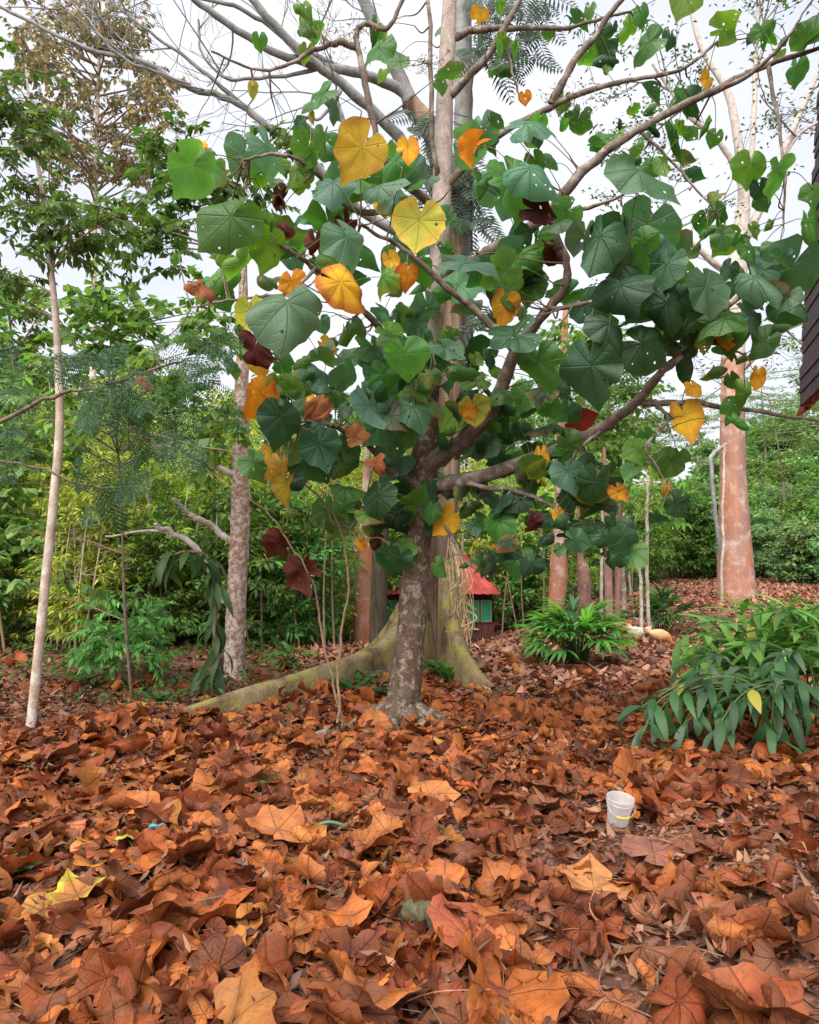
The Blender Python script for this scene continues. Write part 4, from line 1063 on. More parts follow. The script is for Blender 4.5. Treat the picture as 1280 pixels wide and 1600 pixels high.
# ------------------------------------------------------------------ feathery (bipinnate) branches reaching in from the left
def build_feathery():
    rg = np.random.default_rng(17)
    root = thing('feathery_tree', 'feathery-leaved acacia whose branches reach in from the left edge', 'tree', (-4.6, 4.9, float(gz(-4.6, 4.9))))
    g = Geo(); tube(g, smooth_path(np.array([(-4.6, 4.9, -.1), (-4.5, 4.9, 1.2), (-4.2, 4.95, 2.0), (-3.9, 5.0, 2.6)]), 6), np.linspace(.07, .035, 19), 10); part(g, 'trunk', M_TWIG, root)
    P1 = [(-230, 740, 4.9), (-60, 680, 4.9), (30, 650, 4.9), (100, 625, 4.9), (165, 612, 4.9), (230, 580, 4.95), (290, 560, 5.0)]
    P2 = [(-230, 760, 5.0), (-60, 712, 5.0), (0, 720, 5.0), (80, 742, 5.0), (150, 760, 5.0), (210, 762, 5.0)]
    P3 = [(165, 612, 4.9), (200, 660, 4.9), (240, 690, 4.95), (235, 740, 5.0)]
    FR = []
    for pts, a, b in ((P1, 9, 3), (P2, 6, 3), (P3, 3, 2)):
        g = Geo(); limb_px(g, pts, a, b, 7); part(g, 'branch', M_TWIG, root)
        pp = smooth_path(pxpath(pts), 6)
        FR.append(pp)
    spots = [(180, 600, 0, -80), (170, 590, 0, -40), (200, 600, 0, -100), (215, 570, 0, -60), (260, 560, 0, -20), (285, 560, 0, -50), (300, 570, 0, 10), (240, 555, 0, 40), (160, 590, 0, 60), (120, 600, 0, 20), (60, 615, 0, -120), (40, 620, 0, 160), (20, 600, 0, 100),
             (90, 600, 0, 100), (210, 640, 2, -70), (235, 680, 2, -30), (235, 690, 2, -140), (235, 735, 2, -120), (240, 740, 2, -60), (210, 740, 2, 170), (190, 762, 1, -150), (160, 760, 1, -40), (240, 715, 2, 10), (200, 590, 0, -130), (150, 612, 0, -110), (310, 575, 0, -80), (330, 590, 0, -60), (20, 660, 0, -100), (100, 560, 0, 30), (270, 590, 0, -90), (230, 620, 0, -70), (320, 560, 0, 30)]
    for px, py, bi, ang in spots:
        b = P(px, py, 4.9 + rg.normal(0, .12)); pp = FR[bi]; b0 = pp[int(np.argmin(np.linalg.norm(pp - b, axis=1)))]
        g = Geo(); a = math.radians(ang + rg.normal(0, 12)); ln = rg.uniform(.26, .40)
        d = unit(np.array([math.cos(a), rg.normal(0, .3), math.sin(a)]))
        rp = np.array([b + d * ln * t + np.array([0, 0, -1]) * .16 * ln * t * t for t in np.linspace(0, 1, 8)])
        if np.linalg.norm(b - b0) < .8: tube(g, smooth_path(np.array([b0, (b + b0) / 2 + rg.normal(0, .01, 3), b]), 3), .0025, 4, (0.06, 0.08, 0.03), cap=False)
        tube(g, rp, .002, 4, (0.06, 0.08, 0.03), cap=False, m=0)
        s = unit(np.cross(d, np.array([0, -1, 0.5]) + rg.normal(0, .3, 3))); nrm = unit(np.cross(s, d))
        for q in range(9):
            t = (q + .7) / 9.5; p0 = b + d * ln * t + np.array([0, 0, -1]) * .16 * ln * t * t
            for sg in (-1, 1):
                pl = ln * .42 * math.sin(math.pi * (.22 + .68 * t)); pd = unit(s * sg + d * .55 + np.array([0, 0, -.35]) + rg.normal(0, .09, 3))
                m = 9; tt = (np.arange(m) + .5) / m
                pos = np.repeat(p0 + pd * pl * tt[:, None], 2, 0); sg2 = np.tile([1, -1], m)
                s2 = unit(np.cross(pd, nrm))
                batch(g, pos, s2 * sg2[:, None] + pd * .35, np.tile(nrm, (2 * m, 1)) + rg.normal(0, .25, (2 * m, 3)), rg.uniform(.018, .032, 2 * m), .0095, jit((0.026, 0.085, 0.030), 2 * m, .2, .06), bend=.2)
        part(g, 'leaf', M_FOLI2, root)


build_feathery()


# ------------------------------------------------------------------ orange-barked tree at the right and the trunks behind
def build_right_tree():
    rg = np.random.default_rng(41)
    root = thing('orange_barked_tree', 'large smooth orange-barked tree standing alone at the right, grey above', 'tree', P(1151, 940, 18))
    tp = trunk_px([(1151, 960, 18), (1151, 930, 18), (1149, 880, 18), (1147, 800, 18), (1145, 700, 18), (1145, 620, 18), (1146, 560, 18)], [66, 58, 53, 44, 37, 35, 36], M_ORANGE, root, 18, 0.012)
    trunk_px([(1146, 562, 18), (1147, 500, 18), (1150, 430, 18), (1158, 360, 18), (1162, 295, 18), (1150, 200, 18), (1135, 140, 18), (1095, 72, 18), (1070, -30, 18)], [36, 34, 34, 26, 17, 13, 11, 8, 4], M_BARKP, root, 12, 0.02, 'upper_trunk')
    limbs = [([(1160, 575, 18), (1190, 546, 17.8), (1235, 510, 17.6), (1300, 490, 17.4)], 13, 7), ([(1150, 430, 18), (1110, 408, 17.8), (1062, 366, 17.6), (1000, 330, 17.5)], 14, 5), ([(1158, 340, 18), (1150, 282, 17.9), (1115, 216, 17.7), (1072, 182, 17.6), (1020, 100, 17.5)], 13, 5),
             ([(1158, 350, 18), (1176, 252, 18), (1182, 60, 18), (1190, -60, 18)], 12, 5), ([(1158, 390, 18), (1200, 300, 18), (1230, 225, 18), (1265, 145, 18), (1300, 60, 18)], 14, 6), ([(1200, 300, 18), (1245, 215, 18), (1300, 180, 18)], 8, 4),
             ([(1127, 868, 17.6), (1117, 790, 17.4), (1110, 722, 17.4), (1116, 706, 17.5), (1130, 698, 17.7)], 6, 7)]
    gt = Geo(); out = []
    for pts, a, b in limbs:
        g = Geo(); pp = limb_px(g, pts, a, b, 8); part(g, 'limb', M_GREYBR if pts[0][1] > 700 else M_BARKP, root)
        if pts[0][1] < 700:
            for q in range(5):
                i = rg.integers(len(pp) // 2, len(pp))
                fork(gt, rg, pp[i], unit(pp[i] - pp[i - 2] + rg.normal(0, .7, 3)), rg.uniform(1.2, 2.4), .03, 2, out, .1, .6, 5, .006, 3)
    part(gt, 'twigs', M_GREYBR, root, kind='stuff')
    g = Geo()
    out = [q for q in out if rg.uniform() < .75]
    for q, d in out:
        n = 7
        pos = q + rg.normal(0, .16, (n, 3)) * [1, 1, .35]
        batch(g, pos, rg.normal(0, 1, (n, 3)) * [1, 1, .3], np.array([0, 0, 1.]) + rg.normal(0, .3, (n, 3)), rg.uniform(.10, .2, n), .06, jit((0.06, 0.10, 0.04), n), bend=.2)
    part(g, 'crown', M_FOLI2, root)
    ln = thing('liana', 'thin pale liana hanging straight down the left side of the orange trunk', 'liana', P(1127, 942, 17.4))
    g = Geo(); limb_px(g, [(1127, 950, 17.4), (1128, 860, 17.4), (1130, 760, 17.45), (1132, 700, 17.5), (1136, 695, 17.5)], 5, 3, 6)
    part(g, 'stem', M_STEM, ln); ln.children[0].data.materials[0] = M_THIN
    # row of further trunks
    def pole(name, label, cat, pts, w, mat, group=None, ns=10, crown=None):
        r = thing(name, label, cat, P(*pts[0]), group)
        q = trunk_px(pts, w, mat, r, ns)
        if crown is not None:
            g = Geo(); gt = Geo(); pal, lc, ll, lw, spread, n = crown
            sprays(g, gt, rg, [P(a + rg.normal(0, 14), b + rg.normal(0, 14), pts[0][2] + rg.normal(0, .4)) for a, b in lc for _ in range(n)], 3, ll, lw, pal, spread)
            part(g, 'crown', M_FOLI2, r); part(gt, 'twigs', M_STEM, r)
        return r
    pole('swollen_trunk_tree', 'bright orange trunk rising behind the fan-leaved clump', 'tree', [(868, 985, 15), (869, 950, 15), (873, 900, 15), (873, 872, 15), (876, 800, 15), (878, 700, 15), (880, 600, 15), (884, 480, 15)], [20, 25, 29, 26, 19, 18, 16, 8], M_ORANGE, crown=(PAL_MD, [(880, 640), (850, 560), (900, 520)], .2, .4, .6, 5))
    pole('bottle_trunk_tree', 'purple-brown bottle-shaped trunk right of the bright orange one', 'tree', [(915, 985, 15.5), (914, 950, 15.5), (913, 915, 15.5), (911, 888, 15.5), (907, 868, 15.5), (906, 780, 15.5), (910, 690, 15.5), (912, 560, 15.5)], [18, 21, 22, 19, 10, 8, 10, 5], M_PURPLE, crown=(PAL_MD, [(912, 600), (930, 680)], .2, .4, .6, 4))
    pole('reddish_trunk_tree', 'twin red-brown trunk, left of the pair beside the rooster', 'tree', [(953, 995, 13.5), (952, 940, 13.5), (950, 880, 13.5), (948, 800, 13.5), (944, 700, 13.5)], [13, 13, 13, 11, 5], M_PURPLE)
    pole('reddish_trunk_tree', 'twin red-brown trunk, right of the pair beside the rooster', 'tree', [(963, 995, 13.6), (964, 940, 13.6), (966, 870, 13.6), (972, 760, 13.6)], [10, 11, 10, 5], M_PURPLE)
    pole('orange_trunk_tree', 'stout pinkish trunk left of the mossy buttress, before the red-roofed hut', 'tree', [(565, 1010, 15), (566, 970, 15), (567, 930, 15), (570, 880, 15), (572, 800, 15), (576, 650, 15)], [27, 27, 25, 23, 18, 8], M_ORANGE, crown=(PAL_MD, [(580, 700), (560, 640), (600, 620)], .2, .4, .6, 5))
    pole('root_clad_trunk', 'dark trunk wrapped in hanging roots just left of the mossy buttress', 'tree', [(592, 1010, 12.2), (592, 960, 12.2), (593, 900, 12.2), (596, 830, 12.2), (604, 700, 12.2)], [30, 26, 26, 24, 14], M_DARKB, ns=14)
    pole('thin_pale_tree', 'thin white pole of a tree between bottle trunk and red-brown pair', 'tree', [(940, 985, 16), (940, 905, 16), (942, 780, 16)], [6, 5, 3], M_BARKP)
    pole('thin_grey_tree', 'thin grey trunk just right of the red-brown pair', 'tree', [(976, 980, 17), (975, 930, 17), (973, 860, 17), (975, 700, 17)], [8, 8, 7, 4], M_GTRUNK)
    # papaya-like tree
    r = thing('papaya_tree', 'slim pale tree with bright green fingered leaves above the hen', 'tree', P(1012, 985, 13.8))
    for pts in ([(1012, 990, 13.8), (1012, 900, 13.8), (1011, 800, 13.8), (1013, 745, 13.8)], [(1003, 990, 13.7), (1001, 940, 13.7), (999, 900, 13.7), (990, 860, 13.7)]):
        g = Geo(); limb_px(g, pts, 6, 5, 8); part(g, 'stem', M_THIN, r)
    for k in range(26):
        lo = k % 5 == 4
        top = P(1000 if lo else 1013, rg.uniform(850, 880) if lo else rg.uniform(740, 830), 13.8); a = rg.uniform(0, 6.28); l = rg.uniform(.35, .75)
        e = top + np.array([math.cos(a) * l, math.sin(a) * l, rg.uniform(-.05, .35)])
        g = Geo(); tube(g, smooth_path(np.array([top, (top + e) / 2 + [0, 0, .08], e]), 3), .006, 4, (0.14, 0.2, 0.05), cap=False)
        dd = unit(e - top)
        for q in range(8):
            aa = (q / 7 - .5) * 4.2; s = unit(np.cross(dd, [0, 0, 1.]))
            blade(g, e, unit(dd * math.cos(aa) + s * math.sin(aa) + np.array([0, 0, -.25])), np.array([0, 0, 1.]), rg.uniform(.24, .36), .07, jit((0.09, 0.22, 0.035), 1)[0], nst=4, bend=.45)
        part(g, 'leaf', M_FOLI2, r)


build_right_tree()


# ------------------------------------------------------------------ clumps on the ground
def fan_clump(name, label, cat, base, n, h, rad, pal, rg, strap=(.3, .5), w=.045, tipc=None):
    r = thing(name, label, cat, base)
    for k in range(n):
        a = rg.uniform(0, 6.28); out = rg.uniform(.15, 1) ** .8
        e = np.array(base) + np.array([math.cos(a) * rad * out * .62, math.sin(a) * rad * out * .62, h * rg.uniform(.55, 1.1) * (1.2 - .6 * out)])
        b = np.array(base) + np.array([math.cos(a), math.sin(a), 0]) * rad * .15 * rg.uniform(0, 1) + [0, 0, -.03]
        g = Geo()
        mid = (b + e) / 2 + np.array([0, 0, .22 * h])
        pp = smooth_path(np.array([b, mid, e]), 4); tube(g, pp, .006, 5, (0.06, 0.11, 0.03), cap=False)
        d0 = unit(pp[-1] - pp[-3]); d0 = unit(d0 + np.array([math.cos(a) * .5, math.sin(a) * .5, .1 + .9 * (1 - out)])); s = unit(np.cross(d0, [0, 0, 1.]))
        m = rg.integers(6, 10); c = pal[rg.integers(len(pal))] * math.exp(rg.normal(0, .18))
        for q in range(m):
            aa = (q / (m - 1) - .5) * rg.uniform(2.0, 2.6)
            blade(g, e, unit(d0 * math.cos(aa) + s * math.sin(aa) + np.array([0, 0, .15])), unit(np.array([0, 0, 1.]) + rg.normal(0, .1, 3)), rg.uniform(*strap) * (1 - .25 * abs(aa) / 1.3), w * rg.uniform(.8, 1.2), c * math.exp(rg.normal(0, .12)), nst=5, bend=rg.uniform(.35, .8), fold=.35, prof=.9)
        part(g, 'frond', M_GLOSS, r)
    return r


def cane_clump(name, label, base, canes, rg, pal, ll=(.28, .42), lw=.075, dens=9, droop=.35):
    r = thing(name, label, 'plant', base)
    for pts in canes:
        pp = smooth_path(pxpath(pts), 8)
        g = Geo(); tube(g, pp, np.linspace(.010, .005, len(pp)), 6, (0.09, 0.13, 0.04)); cn = part(g, 'cane', M_STEM, r)
        L_ = len(pp)
        for q in range(dens):
            t = .30 + .70 * (q + .5) / dens; i = min(int(t * (L_ - 1)), L_ - 2); p0 = pp[i] + (pp[i + 1] - pp[i]) * (t * (L_ - 1) - i)
            d = unit(pp[i + 1] - pp[i]); s = unit(np.cross(d, [0, 0, 1.])); sg = 1 if q % 2 else -1
            if q == dens - 1: sg = 0
            dd = unit(d * .75 + s * sg * .75 + np.array([0, 0, .12]) + rg.normal(0, .24, 3))
            g = Geo(); c = pal[rg.integers(len(pal))] * math.exp(rg.normal(0, .2))
            if rg.uniform() < .03: c = np.array((.40, .36, .05))
            blade(g, p0, dd, unit(np.array([0, 0, 1.]) + s * sg * -.2 + rg.normal(0, .2, 3)), rg.uniform(*ll), lw * rg.uniform(.8, 1.2), c, nst=7, bend=droop * rg.uniform(.5, 1.8), fold=.3, prof=.85)
            part(g, 'leaf', M_GLOSS, cn, origin=p0)
    return r


def build_clumps():
    rg = np.random.default_rng(51)
    PF = np.array([(0.09, 0.24, 0.04), (0.065, 0.18, 0.04), (0.14, 0.30, 0.045), (0.05, 0.13, 0.045)]) * 1.35
    fan_clump('fan_palm_clump', 'bright green fan-leaved clump in the leaf litter left of the chickens', 'plant', G_(898, 11.0), 78, .76, .92, PF * 1.25, rg, strap=(.34, .54), w=.058)
    fan_clump('fan_palm_clump', 'dark green palm clump behind the hen at the foot of the slope', 'plant', G_(1028, 14.6), 44, .65, 1.0, PF * np.array([.45, .5, .65]), rg, w=.06)
    fan_clump('ground_palm', 'small dark fan-leaved plant between the mottled trunk and the buttress', 'plant', G_(460, 10.2), 10, .35, .35, PF * .8, rg, strap=(.18, .28))
    PC = np.array([(0.08, 0.20, 0.04), (0.11, 0.25, 0.045), (0.055, 0.145, 0.035), (0.15, 0.29, 0.05)]) * 1.35
    canes = []
    for k in range(46):
        bx = rg.uniform(1150, 1330); bd = rg.uniform(6.9, 7.9); b = G_(bx, bd); a = rg.uniform(-1.0, .55)
        hgt = rg.uniform(60, 180); lean = -rg.uniform(20, 110) if rg.uniform() < .68 else rg.uniform(-10, 40)
        by = 800 + (CAM_H - b[2]) / bd * F_PX - 0.0
        byp = 800 - (math.tan(math.atan2(b[2] - CAM_H, bd) - PITCH)) * F_PX
        canes.append([(bx, byp + 6, bd), (bx + lean * .15, byp - hgt * .55, bd - .05), (bx + lean * .5, byp - hgt * .95, bd - .15), (bx + lean, byp - hgt * (.95 if abs(lean) < 40 else .72), bd - .3)])
    cane_clump('ginger_clump', 'tall arching ginger-like clump with lance leaves at the right edge', G_(1230, 7.5), canes, rg, PC, (.30, .46), .072, 10, .38)
    low = [[(1265, 1130, 6.2), (1190, 1082, 6.1), (1090, 1080, 6.0), (985, 1112, 5.95)], [(1265, 1135, 6.2), (1180, 1095, 6.0), (1110, 1100, 5.9), (1055, 1145, 5.8)], [(1265, 1130, 6.2), (1225, 1080, 6.0), (1170, 1085, 5.85), (1120, 1140, 5.8)],
           [(1270, 1130, 6.2), (1250, 1080, 6.0), (1225, 1082, 5.9), (1200, 1135, 5.8)], [(1275, 1130, 6.2), (1275, 1085, 6.0), (1245, 1075, 5.9), (1240, 1120, 5.8)], [(1260, 1120, 6.3), (1190, 1050, 6.3), (1130, 1050, 6.3), (1075, 1085, 6.2)], [(1280, 1120, 6.3), (1265, 1040, 6.3), (1230, 1020, 6.2), (1190, 1060, 6.1)], [(1262, 1128, 6.2), (1150, 1070, 6.05), (1060, 1085, 5.95), (1010, 1135, 5.9)]]
    low = low + [[(a + rg.normal(0, 14), b + rg.normal(0, 10), d + rg.normal(0, .12)) for a, b, d in q] for q in low]
    cane_clump('drooping_cane_plant', 'low dark-leaved plant drooping onto the litter in front of the ginger clump', G_(1268, 6.2), low, rg, np.array([(0.035, 0.10, 0.035), (0.045, 0.12, 0.04), (0.055, 0.14, 0.045), (0.09, 0.15, 0.09)]), (.24, .42), .075, 10, .8)
    # leafy shrub at left, climber-like drooping sapling
    r = thing('leafy_shrub', 'bright leafy shrub on thin stems at left, in front of the thicket', 'shrub', G_(215, 9.2))
    g = Geo(); gt = Geo(); C = []
    for k in range(34): C.append(P(205 + rg.normal(0, 38), 985 + rg.normal(0, 30), 9.2 + rg.normal(0, .25)))
    for k in range(12): C.append(P(150 + rg.normal(0, 22), 1010 + rg.normal(0, 14), 9.0 + rg.normal(0, .2)))
    sprays(g, gt, rg, C, 3, .13, .34, PAL_MD * np.array([.9, 1.25, 1.3]), .25, .5)
    for k in range(7):
        b = G_(215 + rg.normal(0, 7), 9.2); e = C[k * 4]; gs = Geo(); tube(gs, smooth_path(np.array([b, (b + e) / 2 + rg.normal(0, .05, 3), e]), 4), .008, 5, (0.25, 0.17, 0.11)); part(gs, 'stem', M_STEM, r)
    part(g, 'crown', M_FOLI2, r); part(gt, 'twigs', M_STEM, r, kind='stuff')
    r = thing('drooping_sapling', 'sapling with long limp hanging leaves before the mottled trunk', 'sapling', G_(346, 8.0))
    g = Geo(); sp_ = limb_px(g, [(346, 1118, 8.0), (342, 1060, 8.0), (338, 980, 8.0), (336, 900, 8.0), (318, 868, 7.95), (285, 862, 7.9), (250, 872, 7.85)], 8, 3, 7)
    part(g, 'stem', M_STEM, r); r.children[0].data.materials[0] = M_TWIG
    for k in range(46):
        i = rg.integers(len(sp_) // 5, len(sp_)); a = rg.uniform(0, 6.28); g = Geo()
        d = unit(np.array([math.cos(a) * .8, math.sin(a) * .8, -rg.uniform(.1, .9)]))
        blade(g, sp_[i] + rg.normal(0, .03, 3), d, unit(np.array([0, 0, 1.]) + rg.normal(0, .3, 3)), rg.uniform(.28, .5), .085, jit((0.05, 0.105, 0.035), 1)[0], nst=6, bend=rg.uniform(.4, .9))
        part(g, 'leaf', M_FOLI2, r, origin=sp_[i])
    # two-stemmed sapling in front with dead leaves
    r = thing('two_stemmed_sapling', 'thin two-stemmed sapling arching left from the litter, with two dead maroon leaves', 'sapling', G_(522, 6.5))
    s1 = [(505, 1185, 6.45), (522, 1160, 6.5), (527, 1130, 6.5), (512, 1060, 6.5), (498, 980, 6.48), (482, 905, 6.45), (445, 842, 6.4), (400, 790, 6.35), (330, 738, 6.3), (262, 690, 6.2)]
    s2 = [(527, 1128, 6.5), (529, 1050, 6.55), (538, 960, 6.6), (545, 888, 6.6), (532, 828, 6.6), (500, 780, 6.55), (450, 745, 6.5), (380, 716, 6.4), (280, 692, 6.3), (170, 655, 6.2)]
    for s_ in (s1, s2):
        g = Geo(); limb_px(g, s_, 4.5, 2.0, 7); part(g, 'stem', M_SAP, r)
    for px, py, S, ang in ((427, 858, 46, -120), (474, 905, 60, -80)):
        c = P(px, py, 6.42); tc_ = unit(np.array([0, 0, CAM_H]) - c); right = unit(np.cross(-tc_, [0, 0, 1.])); upv = np.cross(right, -tc_)
        tip = right * math.cos(math.radians(ang)) + upv * math.sin(math.radians(ang)); g = Geo()
        Lf = make_leaf(rg, S * 6.42 / F_PX, (0.085, 0.022, 0.016), (0.13, 0.04, 0.025), 1.4, .09, True, .08); add_leaf(g, Lf, frame(tip, tc_ + right * .4), c - tip * .08)
        part(g, 'dead_leaf', M_BALSADRY, r, origin=c)
    # small sprouts
    for px, d, lab, n, h in ((462, 7.1, 'small strappy green sprout in the litter left of the two-stemmed sapling', 9, .22), (700, 9.2, 'dark bladed plant growing between the buttresses', 26, .55), (770, 8.4, 'low green sprout at the toe of the right buttress', 8, .16), (262, 7.7, 'dark leafy sprout at the left end of the long buttress root', 16, .3), (325, 7.55, 'low dark sprout against the long buttress root', 10, .18), (690, 6.7, 'tiny green sprout at the right foot of the central trunk', 7, .14),
                             (560, 8.1, 'green sprout in front of the buttress flank, left of the central trunk', 14, .42), (1255, 5.5, 'narrow-leaved sprout at the right edge below the drooping plant', 9, .3)):
        b = G_(px, d); r = thing('sprout', lab, 'plant', b)
        for k in range(n):
            a = rg.uniform(0, 6.28); g = Geo()
            blade(g, b + rg.normal(0, .04, 3) * [1, 1, 0], unit(np.array([math.cos(a) * .6, math.sin(a) * .6, 1.])), unit(np.array([-math.cos(a), -math.sin(a), .7])), h * rg.uniform(.7, 1.3), h * .16, jit((0.05, 0.13, 0.03), 1)[0], nst=5, bend=.7)
            part(g, 'leaf', M_GLOSS, r)
    # feathery seedlings
    for px, d, lab, n, h in ((408, 4.95, 'feathery green seedling in the litter at left centre', 7, .16), (42, 3.55, 'feathery green seedling near the left edge, bottom of the picture', 9, .14), (135, 8.7, 'fern-like sprig on the bare soil at left', 9, .4), (600, 8.0, 'ferny sapling hanging over the mossy buttress', 9, .5)):
        b = G_(px, d); r = thing('seedling', lab, 'plant', b)
        for k in range(n):
            a = rg.uniform(0, 6.28); g = Geo(); d_ = unit(np.array([math.cos(a), math.sin(a), .7])); ln = h * rg.uniform(.7, 1.3)
            s = unit(np.cross(d_, [0, 0, 1.])); t = (np.arange(10) + .5) / 10
            pos = np.repeat(b + d_ * ln * t[:, None] + np.array([0, 0, .05]) - np.array([0, 0, 1.]) * (.3 * ln * t ** 2)[:, None], 2, 0); sg = np.tile([1, -1], 10)
            tube(g, np.array([b, b + d_ * ln * .5 + [0, 0, .03], b + d_ * ln - [0, 0, .22 * ln]]), .002, 4, (0.08, 0.1, 0.04), cap=False)
            batch(g, pos, s * sg[:, None] + d_ * .4, np.tile([0, 0, 1.], (20, 1)) + rg.normal(0, .2, (20, 3)), ln * .30, ln * .07, jit((0.045, 0.11, 0.035), 20))
            part(g, 'frond', M_FOLI2, r)


build_clumps()


# ------------------------------------------------------------------ background forest
def make_tree(name, label, cat, rg, H, tr, cb, cr, nb, sub, leaves, ll, lw, pal, mat_trunk, nstem=1, droop=.4, flat=1.0, shape='round', group=None, mat=None):
    r = thing(name, label, cat, (0, 0, 0), group)
    gt = Geo(); g = Geo()
    for s in range(nstem):
        off = rg.normal(0, .12, 2) if nstem > 1 else np.zeros(2); lean = rg.normal(0, .07, 2) if nstem == 1 else rg.normal(0, .16, 2)
        z = np.linspace(-.15, H, 9)
        tp = np.stack([off[0] + lean[0] * z + .06 * np.sin(z * .9 + s), off[1] + lean[1] * z + .06 * np.cos(z * .8 + s), z], 1)
        tube(gt, tp, np.linspace(tr, tr * .18, 9), 8)
        for k in range(nb):
            u = rg.uniform(cb, 1.0); i = u * 8; i0 = min(int(i), 7); p0 = tp[i0] + (tp[i0 + 1] - tp[i0]) * (i - i0)
            v = (u - cb) / max(1e-3, 1 - cb)
            prof = {'round': math.sin(math.pi * (.18 + .72 * v)), 'top': .35 + .65 * v, 'cone': 1 - .75 * v}[shape]
            a = rg.uniform(0, 6.28); l = cr * prof * rg.uniform(.55, 1.15)
            d = unit(np.array([math.cos(a), math.sin(a), rg.uniform(-.1, .75) * flat]))
            pb = np.array([p0 + d * l * t + np.array([0, 0, -.12 * l]) * t * t for t in np.linspace(0, 1, 5)])
            tube(gt, pb, np.linspace(tr * .28, tr * .06, 5), 5, cap=False)
            for q in range(sub):
                t = rg.uniform(.25, 1.05); c = p0 + d * l * t + rg.normal(0, .16 * cr * .5, 3) * [1, 1, .7 * flat]
                n = leaves
                dd = rg.normal(0, 1, (n, 3)) * [1, 1, .5]
                pos = c + unit(dd) * (rg.uniform(.05, 1, (n, 1)) * .2 * cr * .55) * [1, 1, .75 * flat]
                ln = ll * rg.uniform(.6, 1.3, n)
                batch(g, pos, dd + d * .5 + np.array([0, 0, -droop]), np.array([0, 0, 1.]) + rg.normal(0, .45, (n, 3)), ln, ln * lw, pal[rg.integers(0, len(pal), n)] * np.exp(rg.normal(0, .25, (n, 1))), bend=.2)
    part(gt, 'trunk', mat_trunk, r); part(g, 'crown', mat or M_FOLI, r)
    return r


